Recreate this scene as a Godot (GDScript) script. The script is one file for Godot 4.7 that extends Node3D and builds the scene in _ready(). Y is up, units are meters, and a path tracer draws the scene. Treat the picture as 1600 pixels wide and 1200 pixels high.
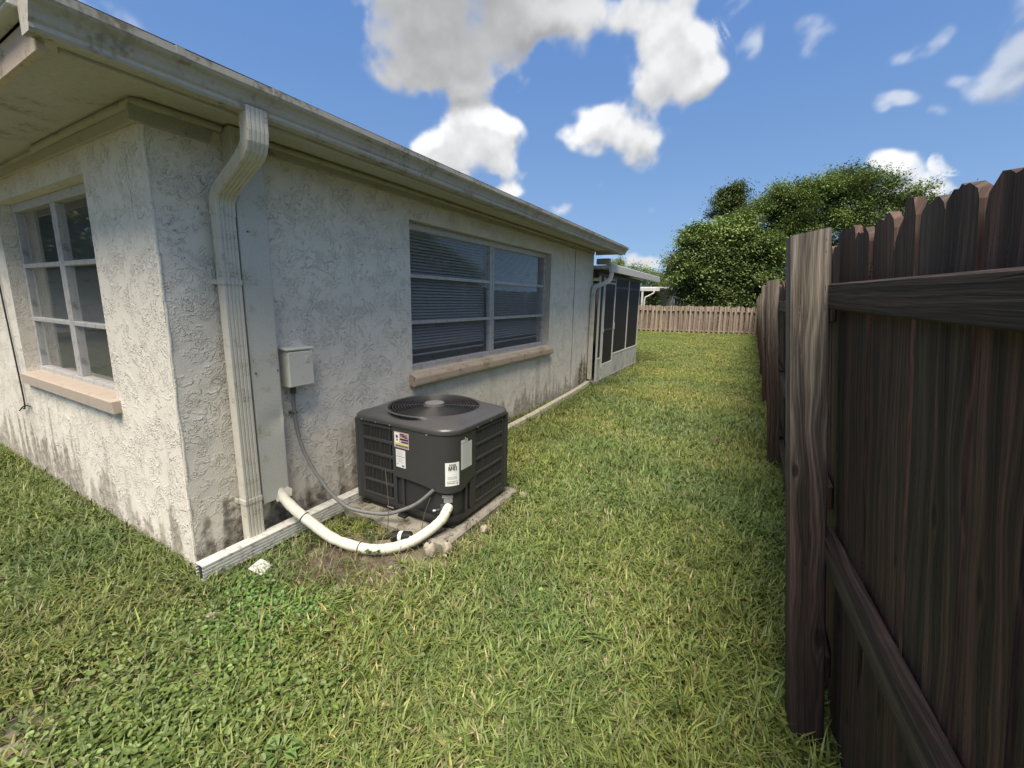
extends Node3D

# ---------------------------------------------------------------- mesh collector
class MB:
	var v := PackedVector3Array()
	var n := PackedVector3Array()
	var uv := PackedVector2Array()
	var uv2 := PackedVector2Array()
	var c := PackedColorArray()
	var i := PackedInt32Array()
	var col := Color.WHITE
	var uo := Vector2.ZERO          # texture offset of this piece
	var us := Vector2(1.6, 0.5)     # texture tiles per metre, across and along the grain
	var xf := Transform3D()

	func add(p: Vector3, nn: Vector3, t: Vector2, t2 := Vector2.ZERO) -> int:
		v.append(xf * p); n.append((xf.basis * nn).normalized()); uv.append(t); uv2.append(t2); c.append(col)
		return v.size() - 1

	# a, b, c, d run counter-clockwise seen from outside
	func quad(a: Vector3, b: Vector3, cc: Vector3, d: Vector3, ta := Vector2(0, 0), tb := Vector2(1, 0), tc := Vector2(1, 1), td := Vector2(0, 1)) -> void:
		var nn := (b - a).cross(d - a)
		if nn.length_squared() < 1e-14:
			nn = (cc - b).cross(d - b)
		nn = nn.normalized()
		var k := add(a, nn, ta); add(b, nn, tb); add(cc, nn, tc); add(d, nn, td)
		i.append_array(PackedInt32Array([k, k + 2, k + 1, k, k + 3, k + 2]))

	func tri(a: Vector3, b: Vector3, cc: Vector3, ta := Vector2.ZERO, tb := Vector2.ZERO, tc := Vector2.ZERO) -> void:
		var nn := (b - a).cross(cc - a).normalized()
		var k := add(a, nn, ta); add(b, nn, tb); add(cc, nn, tc)
		i.append_array(PackedInt32Array([k, k + 2, k + 1]))

	func face(p: Array, out: Vector3, t: Array) -> void:
		if (p[1] - p[0]).cross(p[2] - p[0]).dot(out) < 0.0:
			p.reverse(); t.reverse()
		if p.size() == 4:
			quad(p[0], p[1], p[2], p[3], t[0], t[1], t[2], t[3])
		else:
			tri(p[0], p[1], p[2], t[0], t[1], t[2])

	func bt(p: Vector3, ax: int, g: int) -> Vector2:
		var o := [0, 1, 2]
		o.erase(ax)
		if ax != g:
			o.erase(g)
			return Vector2(p[o[0]] + p[ax] , p[g]) * us + uo
		return Vector2(p[o[0]], p[o[1]]) * us + uo

	# box with chamfered edges; g is the axis along which the grain runs
	func box(at: Vector3, size: Vector3, bev := 0.0, basis := Basis(), g := 1) -> void:
		var h := size * 0.5
		var b: float = min(bev, min(h.x, min(h.y, h.z)) * 0.9)
		var keep := xf
		xf = xf * Transform3D(basis, at)
		var ax3 := [Vector3(1, 0, 0), Vector3(0, 1, 0), Vector3(0, 0, 1)]
		for ax in 3:
			var a1 := (ax + 1) % 3
			var a2 := (ax + 2) % 3
			for s in [-1.0, 1.0]:
				var p := []
				for q in [[-1.0, -1.0], [1.0, -1.0], [1.0, 1.0], [-1.0, 1.0]]:
					var w := Vector3()
					w[ax] = h[ax] * s; w[a1] = (h[a1] - b) * q[0]; w[a2] = (h[a2] - b) * q[1]
					p.append(w)
				face(p, ax3[ax] * s, p.map(func(x): return bt(x, ax, g)))
			if b > 0.0:
				for s1 in [-1.0, 1.0]:
					for s2 in [-1.0, 1.0]:
						var p := []
						for q in [[0, -1.0], [0, 1.0], [1, 1.0], [1, -1.0]]:
							var w := Vector3()
							w[ax] = (h[ax] - b) * q[1]
							w[a1] = (h[a1] - (b if q[0] == 0 else 0.0)) * s1
							w[a2] = (h[a2] - (b if q[0] == 1 else 0.0)) * s2
							p.append(w)
						face(p, ax3[a1] * s1 + ax3[a2] * s2, p.map(func(x): return bt(x, a1, g)))
		if b > 0.0:
			for sx in [-1.0, 1.0]:
				for sy in [-1.0, 1.0]:
					for sz in [-1.0, 1.0]:
						var s := Vector3(sx, sy, sz)
						var p := [Vector3(h.x, h.y - b, h.z - b) * s, Vector3(h.x - b, h.y, h.z - b) * s, Vector3(h.x - b, h.y - b, h.z) * s]
						face(p, s, p.map(func(x): return bt(x, 0, g)))
		xf = keep

	# a closed outline (counter-clockwise) drawn along a path; x of the outline runs along side
	func sweep(prof: PackedVector2Array, path: Array, side: Vector3, smooth := false, caps := true, scales := []) -> void:
		var m := prof.size()
		var rows := []
		var dist := 0.0
		var nor := []
		for k in path.size():
			var t: Vector3 = (path[min(k + 1, path.size() - 1)] - path[max(k - 1, 0)]).normalized()
			var bx := (side - t * side.dot(t)).normalized()
			var by := t.cross(bx)
			var sc: float = scales[k] if scales.size() else 1.0
			var row := PackedVector3Array()
			var nr := PackedVector3Array()
			for j in m:
				row.append(path[k] + bx * prof[j].x * sc + by * prof[j].y * sc)
				var e := prof[(j + 1) % m] - prof[(j + m - 1) % m]
				nr.append((bx * e.y - by * e.x).normalized())
			rows.append(row); nor.append(nr)
		var per := 0.0
		var pu := [0.0]
		for j in m:
			per += prof[j].distance_to(prof[(j + 1) % m]); pu.append(per)
		var d0 := 0.0
		for k in path.size() - 1:
			var d1: float = d0 + path[k].distance_to(path[k + 1])
			for j in m:
				var j2 := (j + 1) % m
				var ta := Vector2(pu[j], d0) * us + uo
				var tb := Vector2(pu[j + 1], d0) * us + uo
				var tc := Vector2(pu[j + 1], d1) * us + uo
				var td := Vector2(pu[j], d1) * us + uo
				if smooth:
					var kk := add(rows[k][j], nor[k][j], ta); add(rows[k][j2], nor[k][j2], tb); add(rows[k + 1][j2], nor[k + 1][j2], tc); add(rows[k + 1][j], nor[k + 1][j], td)
					i.append_array(PackedInt32Array([kk, kk + 2, kk + 1, kk, kk + 3, kk + 2]))
				else:
					quad(rows[k][j], rows[k][j2], rows[k + 1][j2], rows[k + 1][j], ta, tb, tc, td)
			d0 = d1
		if caps:
			var tr := Geometry2D.triangulate_polygon(prof)
			for e in [0, path.size() - 1]:
				var t: Vector3 = (path[1] - path[0]) * -1.0 if e == 0 else path[e] - path[e - 1]
				for q in range(0, tr.size(), 3):
					face([rows[e][tr[q]], rows[e][tr[q + 1]], rows[e][tr[q + 2]]], t, [prof[tr[q]] * us, prof[tr[q + 1]] * us, prof[tr[q + 2]] * us])

	func tube(path: Array, r: float, seg := 10, scales := [], caps := true) -> void:
		var prof := PackedVector2Array()
		for j in seg:
			prof.append(Vector2(cos(TAU * j / seg), sin(TAU * j / seg)) * r)
		var t: Vector3 = (path[path.size() - 1] - path[0]).normalized()
		var side := Vector3(0.31, 0.2, 0.93)
		if abs(t.dot(side)) > 0.85:
			side = Vector3(0.9, -0.3, -0.2)
		sweep(prof, path, side, true, caps, scales)

	# outline in x, y given thickness along z (from 0 to -th): a board
	func board(prof: PackedVector2Array, th: float, off := Vector2.ZERO) -> void:
		var tr := Geometry2D.triangulate_polygon(prof)
		for s in [0, 1]:
			var z := 0.0 if s == 0 else -th
			for q in range(0, tr.size(), 3):
				var p := []
				var t := []
				for e in 3:
					var w := prof[tr[q + e]]
					p.append(Vector3(w.x, w.y, z)); t.append(w * us + off)
				face(p, Vector3(0, 0, 1 if s == 0 else -1), t)
		var m := prof.size()
		var area := 0.0
		for j in m:
			area += prof[j].cross(prof[(j + 1) % m])
		for j in m:
			var a := prof[j]
			var b := prof[(j + 1) % m]
			var e := (b - a) * (1.0 if area > 0 else -1.0)
			face([Vector3(a.x, a.y, 0), Vector3(b.x, b.y, 0), Vector3(b.x, b.y, -th), Vector3(a.x, a.y, -th)], Vector3(e.y, -e.x, 0), [a * us + off, b * us + off, b * us + off + Vector2(0.02, 0), a * us + off + Vector2(0.02, 0)])

	# rows of points joined smoothly; rows[k] and rows[k+1] have equal length
	func skin(rows: Array, uvs: Array, flip := false, closed := false) -> void:
		var R := rows.size()
		var C: int = rows[0].size()
		var base := v.size()
		for a in R:
			for b in C:
				var bl := (b - 1 + C) % C if closed else max(b - 1, 0)
				var br := (b + 1) % C if closed else min(b + 1, C - 1)
				var du: Vector3 = rows[a][br] - rows[a][bl]
				var dv: Vector3 = rows[min(a + 1, R - 1)][b] - rows[max(a - 1, 0)][b]
				var nn := du.cross(dv).normalized()
				add(rows[a][b], -nn if flip else nn, uvs[a][b] if uvs.size() else Vector2(float(b) / C, float(a) / R))
		for a in R - 1:
			for b in (C if closed else C - 1):
				var b2 := (b + 1) % C
				var p0 := base + a * C + b
				var p1 := base + a * C + b2
				var p2 := base + (a + 1) * C + b2
				var p3 := base + (a + 1) * C + b
				if flip:
					i.append_array(PackedInt32Array([p0, p1, p2, p0, p2, p3]))
				else:
					i.append_array(PackedInt32Array([p0, p2, p1, p0, p3, p2]))

	func mesh(mat: Material = null) -> ArrayMesh:
		var a := []
		a.resize(Mesh.ARRAY_MAX)
		a[Mesh.ARRAY_VERTEX] = v; a[Mesh.ARRAY_NORMAL] = n; a[Mesh.ARRAY_TEX_UV] = uv; a[Mesh.ARRAY_TEX_UV2] = uv2; a[Mesh.ARRAY_COLOR] = c; a[Mesh.ARRAY_INDEX] = i
		var m := ArrayMesh.new()
		m.add_surface_from_arrays(Mesh.PRIMITIVE_TRIANGLES, a)
		if mat:
			m.surface_set_material(0, mat)
		return m


# ---------------------------------------------------------------- naming and tagging
var used := {}
var rng := RandomNumberGenerator.new()
var M := {}

func numbered(called: String) -> String:
	used[called] = used.get(called, -1) + 1
	return called if used[called] == 0 else "%s_%03d" % [called, used[called]]

func tag(o: Node, label: String, category: String, group := "") -> Node:
	o.set_meta("label", label); o.set_meta("category", category)
	if group:
		o.set_meta("group", group)
	return o

func thing(called: String, at: Vector3, label: String, category: String, group := "") -> Node3D:
	var o := Node3D.new()
	o.name = numbered(called); o.position = at
	add_child(o)
	tag(o, label, category, group)
	return o

func put(called: String, mb, mat: Material, parent: Node = self) -> MeshInstance3D:
	var o := MeshInstance3D.new()
	o.mesh = mb.mesh(mat) if mb is MB else mb
	if not mb is MB:
		o.material_override = mat
	o.name = numbered(called) if parent == self else called
	parent.add_child(o, true)
	return o

func structure(called: String, mb, mat: Material, parent: Node = self) -> MeshInstance3D:
	var o := put(called, mb, mat, parent)
	o.set_meta("kind", "structure")
	return o

func at_base(mb: MB, at: Vector3) -> MB:      # local coordinates for a thing whose base is at 'at'
	mb.xf = Transform3D(Basis(), -at)
	return mb

# ---------------------------------------------------------------- materials
func lin(r: float, g: float, b: float) -> Color:
	return Color(r, g, b).linear_to_srgb()

func mat(called: String, c: Color, rough := 0.7, metal := 0.0) -> StandardMaterial3D:
	var m := StandardMaterial3D.new()
	m.resource_name = called; m.albedo_color = c; m.roughness = rough; m.metallic = metal
	M[called] = m
	return m

func noise(seed_: int, freq: float, oct := 4, kind := FastNoiseLite.TYPE_SIMPLEX_SMOOTH) -> FastNoiseLite:
	var f := FastNoiseLite.new()
	f.seed = seed_; f.frequency = freq; f.noise_type = kind; f.fractal_octaves = oct
	f.fractal_type = FastNoiseLite.FRACTAL_FBM if oct > 1 else FastNoiseLite.FRACTAL_NONE
	return f

func sstep(a: float, b: float, x: float) -> float:
	var t := clampf((x - a) / (b - a), 0.0, 1.0)
	return t * t * (3.0 - 2.0 * t)

func float_tex(w: int, h: int, d: PackedFloat32Array) -> ImageTexture:
	return ImageTexture.create_from_image(Image.create_from_data(w, h, false, Image.FORMAT_RF, d.to_byte_array()))

func rgb_tex(w: int, h: int, d: PackedByteArray) -> ImageTexture:
	return ImageTexture.create_from_image(Image.create_from_data(w, h, false, Image.FORMAT_RGB8, d))

func px(d: PackedByteArray, k: int, r: float, g: float, b: float) -> void:
	d[k * 3] = clampi(int(r * 255.0), 0, 255); d[k * 3 + 1] = clampi(int(g * 255.0), 0, 255); d[k * 3 + 2] = clampi(int(b * 255.0), 0, 255)

func gray(seed_: int, size: int, cycles: float, oct := 4, warp := 0.0, kind := FastNoiseLite.TYPE_SIMPLEX_SMOOTH) -> PackedByteArray:
	var f := noise(seed_, cycles / size, oct, kind)
	if warp > 0.0:
		f.domain_warp_enabled = true; f.domain_warp_amplitude = warp; f.domain_warp_frequency = cycles * 0.7 / size
	var im := f.get_seamless_image(size, size, false, false, 0.12, true)
	im.convert(Image.FORMAT_L8)
	return im.get_data()

func make_stucco() -> void:
	# two-metre tile: short curling trowel ridges on a nearly flat coat, specks of dirt caught along some of them
	var S := 1024
	var a := gray(11, S, 7.0, 3, 80.0)
	var b := gray(12, S, 11.0, 3, 60.0)
	var m := gray(13, S, 8.0, 4)
	var n := gray(16, S, 14.0, 4)
	var f := gray(14, S, 170.0, 2)
	var g := gray(15, S, 90.0, 2)
	var h := PackedFloat32Array()
	h.resize(S * S)
	var c := PackedByteArray()
	c.resize(S * S * 3)
	for k in S * S:
		var x: float = a[k] / 255.0 * 7.0
		var y: float = b[k] / 255.0 * 6.0
		var fx := x - floorf(x)
		var fy := y - floorf(y)
		var w1 := sstep(0.36, 0.60, m[k] / 255.0)
		var w2 := sstep(0.40, 0.62, n[k] / 255.0)
		var lx := sstep(0.80, 0.97, fx) * sstep(1.0, 0.985, fx) * w1
		var ly := sstep(0.78, 0.97, fy) * sstep(1.0, 0.985, fy) * w2
		var fine: float = f[k] / 255.0
		h[k] = maxf(lx, ly * 0.8) * 0.9 + (fx * w1 + fy * w2) * 0.22 + fine * 0.13
		var e := maxf(sstep(0.12, 0.0, fx) * w1, sstep(0.14, 0.0, fy) * w2)
		var s: float = e * sstep(0.46, 0.66, g[k] / 255.0)
		var t: float = 1.0 - 0.24 * s - 0.03 * (1.0 - fine)
		px(c, k, t, t * 0.998, t * 0.99)
	M.stucco_h = float_tex(S, S, h)
	M.stucco_c = rgb_tex(S, S, c)

# dirt laid over a whole wall (w x h metres); spots: [centre, half width, height, strength, brown]
func make_dirt(seed_: int, w: float, h: float, spots: Array, drips: Array) -> ImageTexture:
	var X := int(w * 140.0)
	var Y := int(h * 140.0)
	var big := noise(seed_, 1.0, 4)
	var fine := noise(seed_ + 1, 14.0, 3)
	var streak := noise(seed_ + 2, 1.0, 3)
	var d := PackedByteArray()
	d.resize(X * Y * 3)
	for yy in Y:
		var y := h * (1.0 - (yy + 0.5) / Y)
		for xx in X:
			var x := w * (xx + 0.5) / X
			var k := yy * X + xx
			var tone := 1.0 - 0.05 * big.get_noise_2d(x * 1.3, y * 1.3) - 0.03 * streak.get_noise_2d(x * 9.0, y * 0.6)
			var s := 0.0
			var brown := 0.0
			if y < 1.2:
				var st := streak.get_noise_2d(x * 7.0, y * 0.5)
				var fn := fine.get_noise_2d(x, y)
				var bg := big.get_noise_2d(x * 2.0, y * 2.0)
				for q in spots:
					var e: float = 1.0 - sstep(0.55, 1.0, absf(x - q[0]) / q[1])
					if e > 0.0:
						var top: float = q[2] * (0.75 + 0.75 * st + 0.45 * bg)
						var z: float = e * q[3] * sstep(0.0, 1.0, (top - y) / (0.30 * q[2] + 0.04) + 0.35 * fn)
						if z > s:
							s = z; brown = q[4]
				s *= clampf(0.72 + 0.5 * fn + 0.3 * st, 0.2, 1.0)
			for q in drips:
				if y < q[1] and y > q[2]:
					var e: float = (1.0 - sstep(0.3, 1.0, absf(x - q[0]) / q[3])) * sstep(q[2], q[2] + 0.2, y) * (0.5 + 0.5 * streak.get_noise_2d(x * 30.0, y * 0.4))
					s = maxf(s, e * q[4])
			var t := tone * (1.0 - s)
			px(d, k, pow(maxf(t, 0.0), 0.4545), pow(maxf(t * (1.0 - 0.04 * s - 0.10 * brown * s), 0.0), 0.4545), pow(maxf(t * (1.0 - 0.10 * s - 0.30 * brown * s), 0.0), 0.4545))
	return rgb_tex(X, Y, d)

func wall_mat(called: String, dirt: ImageTexture, c: Color) -> StandardMaterial3D:
	var m := mat(called, c, 0.85)
	m.albedo_texture = M.stucco_c
	m.heightmap_enabled = true; m.heightmap_texture = M.stucco_h; m.heightmap_scale = 0.6
	m.detail_enabled = true; m.detail_blend_mode = BaseMaterial3D.BLEND_MODE_MUL; m.detail_albedo = dirt; m.detail_uv_layer = BaseMaterial3D.DETAIL_UV_2
	return m

func make_wood() -> void:
	# 0.6 m across, 2 m along: early and late wood, cracks, knots
	var W := 640
	var H := 1024
	var warp := noise(21, 1.0, 3)
	var grain := noise(22, 1.0, 3)
	var fib := noise(23, 1.0, 2)
	var crk := noise(24, 1.0, 2)
	var knots := [[0.07, 0.35, 0.016], [0.19, 1.2, 0.012], [0.26, 0.62, 0.019], [0.40, 1.55, 0.014], [0.47, 0.25, 0.012], [0.55, 0.95, 0.018], [0.33, 1.05, 0.009]]
	var col := PackedByteArray()
	col.resize(W * H * 3)
	var hh := PackedFloat32Array()
	hh.resize(W * H)
	for yy in H:
		var y := 2.0 * (yy + 0.5) / H
		for xx in W:
			var x := 0.6 * (xx + 0.5) / W
			var dx := 0.0
			var kn := 0.0
			for q in knots:
				var a: float = (x - q[0]) / q[2]
				var b: float = (y - q[1]) / (q[2] * 2.6)
				if absf(b) < 3.0 and absf(a) < 4.0:
					var r := sqrt(a * a + b * b)
					dx += (1.0 if a > 0 else -1.0) * q[2] * 0.9 * exp(-r * r * 0.35)
					kn = maxf(kn, 1.0 - sstep(0.45, 0.95, r))
			var sx := x - dx + 0.026 * warp.get_noise_2d(x * 4.0, y * 1.1) + 0.004 * warp.get_noise_2d(x * 20.0 + 9.0, y * 3.0)
			var g := (0.62 * grain.get_noise_2d(sx * 62.0, y * 0.35) + 0.42 * grain.get_noise_2d(sx * 17.0 + 50.0, y * 0.3))
			var f := fib.get_noise_2d(x * 420.0, y * 6.0)
			var c := crk.get_noise_2d(sx * 34.0 + 7.0, y * 0.55)
			var crack := sstep(0.02, 0.0, absf(c)) * sstep(0.0, 0.25, crk.get_noise_2d(x * 6.0 + 40.0, y * 1.2))
			var t := 0.74 + 0.46 * g + 0.20 * f
			t = pow(maxf(t, 0.05) / 0.74, 1.35) * 0.70
			t *= 1.0 - 0.6 * crack
			t *= 1.0 - 0.5 * kn
			var k := yy * W + xx
			px(col, k, t, t * 0.985, t * 0.97)
			hh[k] = 0.5 + 0.35 * g + 0.18 * f - 0.9 * crack - 0.25 * kn
	M.wood_c = rgb_tex(W, H, col)
	M.wood_h = float_tex(W, H, hh)

func wood_mat(called: String, c: Color, bump := 0.22) -> StandardMaterial3D:
	var m := mat(called, c, 0.8)
	m.albedo_texture = M.wood_c; m.vertex_color_use_as_albedo = true
	m.heightmap_enabled = true; m.heightmap_texture = M.wood_h; m.heightmap_scale = bump
	return m

# a mottled paint or concrete: tri-planar in the object's own metres
func mottle(called: String, c: Color, rough: float, seed_: int, size_m: float, dark: Color, amount := 0.5, bump := 0.05) -> StandardMaterial3D:
	var S := 256
	var a := gray(seed_, S, 5.0, 5, 20.0)
	var b := gray(seed_ + 1, S, 60.0, 3)
	var d := PackedByteArray()
	d.resize(S * S * 3)
	for k in S * S:
		var t: float = sstep(1.02 - amount, 1.5 - amount, a[k] / 255.0 + (b[k] / 255.0 - 0.5) * 0.7)
		var l: float = 1.0 - 0.10 * (1.0 - b[k] / 255.0)
		px(d, k, l * lerpf(1.0, dark.r, t), l * lerpf(1.0, dark.g, t), l * lerpf(1.0, dark.b, t))
	var m := mat(called, c, rough)
	m.albedo_texture = rgb_tex(S, S, d)
	m.uv1_triplanar = true; m.uv1_scale = Vector3.ONE / size_m
	if bump > 0.0:
		var h := PackedFloat32Array()
		h.resize(S * S)
		for k in S * S:
			h[k] = (a[k] + b[k]) / 510.0
		m.heightmap_enabled = true; m.heightmap_texture = float_tex(S, S, h); m.heightmap_scale = bump
	return m

func vmat(called: String, rough := 0.7, back := Color.BLACK) -> StandardMaterial3D:   # takes its colour from the vertices
	var m := mat(called, Color.WHITE, rough)
	m.vertex_color_use_as_albedo = true
	if back != Color.BLACK:
		m.backlight_enabled = true; m.backlight = back
	return m

const EXPOSURE := 5.4

func _ready() -> void:
	# camera: a wide lens whose optical axis lies a little above the middle of the frame
	var cam := Camera3D.new()
	cam.name = "camera"
	cam.near = 0.05; cam.far = 1200.0
	cam.projection = Camera3D.PROJECTION_FRUSTUM
	cam.size = 2.0 * 0.05 * 600.0 / 658.985
	cam.frustum_offset = Vector2(0, -0.05 * 14.871 / 658.985)
	cam.position = Vector3(2.5904, 1.5538, 1.0086)
	cam.basis = Basis.from_euler(Vector3(deg_to_rad(-10.1003), deg_to_rad(29.3443), deg_to_rad(1.0201)))
	add_child(cam)
	cam.current = true
	# air and light
	var env := Environment.new()
	env.background_mode = Environment.BG_SKY
	var ps := PanoramaSkyMaterial.new()
	ps.panorama = make_sky()
	var sky := Sky.new()
	sky.sky_material = ps
	env.sky = sky
	env.background_energy_multiplier = 1.0 / EXPOSURE
	env.tonemap_mode = Environment.TONE_MAPPER_LINEAR
	env.tonemap_exposure = EXPOSURE
	env.sdfgi_enabled = true; env.ssao_enabled = true; env.ssil_enabled = true
	var we := WorldEnvironment.new()
	we.name = "world"; we.environment = env
	add_child(we)
	var sun := DirectionalLight3D.new()
	sun.name = "sun"
	sun.light_energy = 0.42; sun.light_angular_distance = 38.0; sun.light_color = Color(1.0, 0.95, 0.87)
	sun.shadow_enabled = true
	add_child(sun)
	sun.look_at_from_position(Vector3(1.2, 8.0, 3.8), Vector3.ZERO)

	rng.seed = 77
	build_materials()
	build_ground()
	build_house()
	build_right_fence()
	build_back_fence()
	build_porch()
	build_neighbours()
	build_trees()
	build_pipes()
	build_ac()
	build_small()

# ---------------------------------------------------------------- sky
# clouds: azimuth and height in degrees, radii in radians, turn in degrees, density, grey underside, wispy
const CLOUDS := [
	[-37.7,29.1,0.145,0.083,-172,1.25,0.95,0], [-42.2,27.7,0.101,0.079,-158,1.00,0.70,0], [-31.2,28.4,0.106,0.074,-177,1.00,0.80,0], [-36.2,24.6,0.111,0.054,-175,0.88,0.60,0],
	[-27.1,30.8,0.068,0.042,178,0.88,0.50,0], [-44.3,29.5,0.058,0.047,-147,0.75,0.50,0], [-37.7,33.9,0.172,0.065,-173,1.25,0.90,0], [-26.5,34.7,0.127,0.057,178,1.12,0.70,0],
	[-20.3,30.6,0.078,0.037,173,0.50,0.40,0], [-16.1,29.3,0.065,0.052,115,0.55,0.35,0], [-16.9,20.3,0.050,0.036,168,0.65,0.15,0], [-34.7,17.4,0.080,0.046,-176,0.65,0.05,0],
	[-9.5,26.0,0.067,0.050,150,0.65,0.15,0], [-11.4,28.0,0.067,0.052,148,1.10,0.20,0], [-11.6,24.3,0.067,0.050,156,1.10,0.25,0], [-13.5,21.3,0.063,0.050,157,0.80,0.25,0],
	[-14.1,17.7,0.053,0.045,151,0.70,0.20,0], [-8.6,23.7,0.050,0.035,158,0.50,0.20,0], [-20.0,19.8,0.061,0.046,170,0.85,0.05,0], [-22.7,19.2,0.033,0.025,173,0.60,0.00,0],
	[-11.8,31.9,0.081,0.037,167,0.84,0.40,0], [-6.3,24.2,0.030,0.020,159,0.42,0.20,0], [-35.1,18.2,0.106,0.063,-175,1.32,0.05,0], [-38.6,17.1,0.073,0.044,-173,0.96,0.05,0],
	[-30.5,16.0,0.049,0.036,-178,0.84,0.10,0], [-34.7,20.6,0.060,0.031,-176,0.84,0.00,0], [-32.3,19.2,0.066,0.045,-177,0.84,0.05,0], [-30.6,13.4,0.047,0.018,-178,0.72,0.10,0],
	[-23.3,11.5,0.031,0.021,177,0.55,0.10,0], [-22.0,28.3,0.041,0.034,107,0.25,0.30,0], [-4.2,27.9,0.044,0.032,125,0.69,0.15,1], [-3.2,25.5,0.026,0.019,141,0.52,0.15,1],
	[2.6,25.8,0.037,0.021,153,0.52,0.15,1], [2.1,24.5,0.027,0.017,149,0.54,0.15,1], [11.1,22.1,0.039,0.019,154,0.80,0.10,1], [12.5,22.6,0.026,0.015,145,0.69,0.10,1],
	[9.6,21.7,0.024,0.013,152,0.66,0.10,1], [9.8,18.9,0.036,0.012,163,0.69,0.10,1], [8.5,18.4,0.020,0.009,162,0.59,0.10,1], [13.0,17.1,0.017,0.011,148,0.69,0.10,1],
	[13.9,19.1,0.022,0.010,155,0.52,0.10,1], [15.1,17.7,0.022,0.013,147,0.52,0.10,1], [16.8,19.2,0.061,0.027,106,0.88,0.25,1], [17.7,21.3,0.062,0.029,109,0.95,0.30,1],
	[16.0,17.9,0.029,0.018,142,0.59,0.20,1], [11.8,13.2,0.035,0.023,154,0.80,0.00,0], [10.1,13.6,0.036,0.020,161,0.80,0.00,0], [14.1,10.9,0.031,0.021,152,0.70,0.05,0],
	[12.4,10.6,0.056,0.041,148,0.90,0.05,0], [10.1,8.6,0.061,0.047,145,0.90,0.10,0], [15.6,10.2,0.019,0.012,157,0.40,0.10,0], [14.2,12.7,0.021,0.015,142,0.59,0.10,1],
	[-13.2,5.3,0.061,0.019,179,0.40,0.50,0], [-16.4,6.1,0.055,0.016,179,0.35,0.40,0], [-12.5,10.9,0.018,0.010,174,0.44,0.10,1], [-18.5,14.0,0.019,0.012,174,0.52,0.10,1],
	[-11.6,4.5,0.065,0.016,179,0.40,0.50,0],
]

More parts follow.
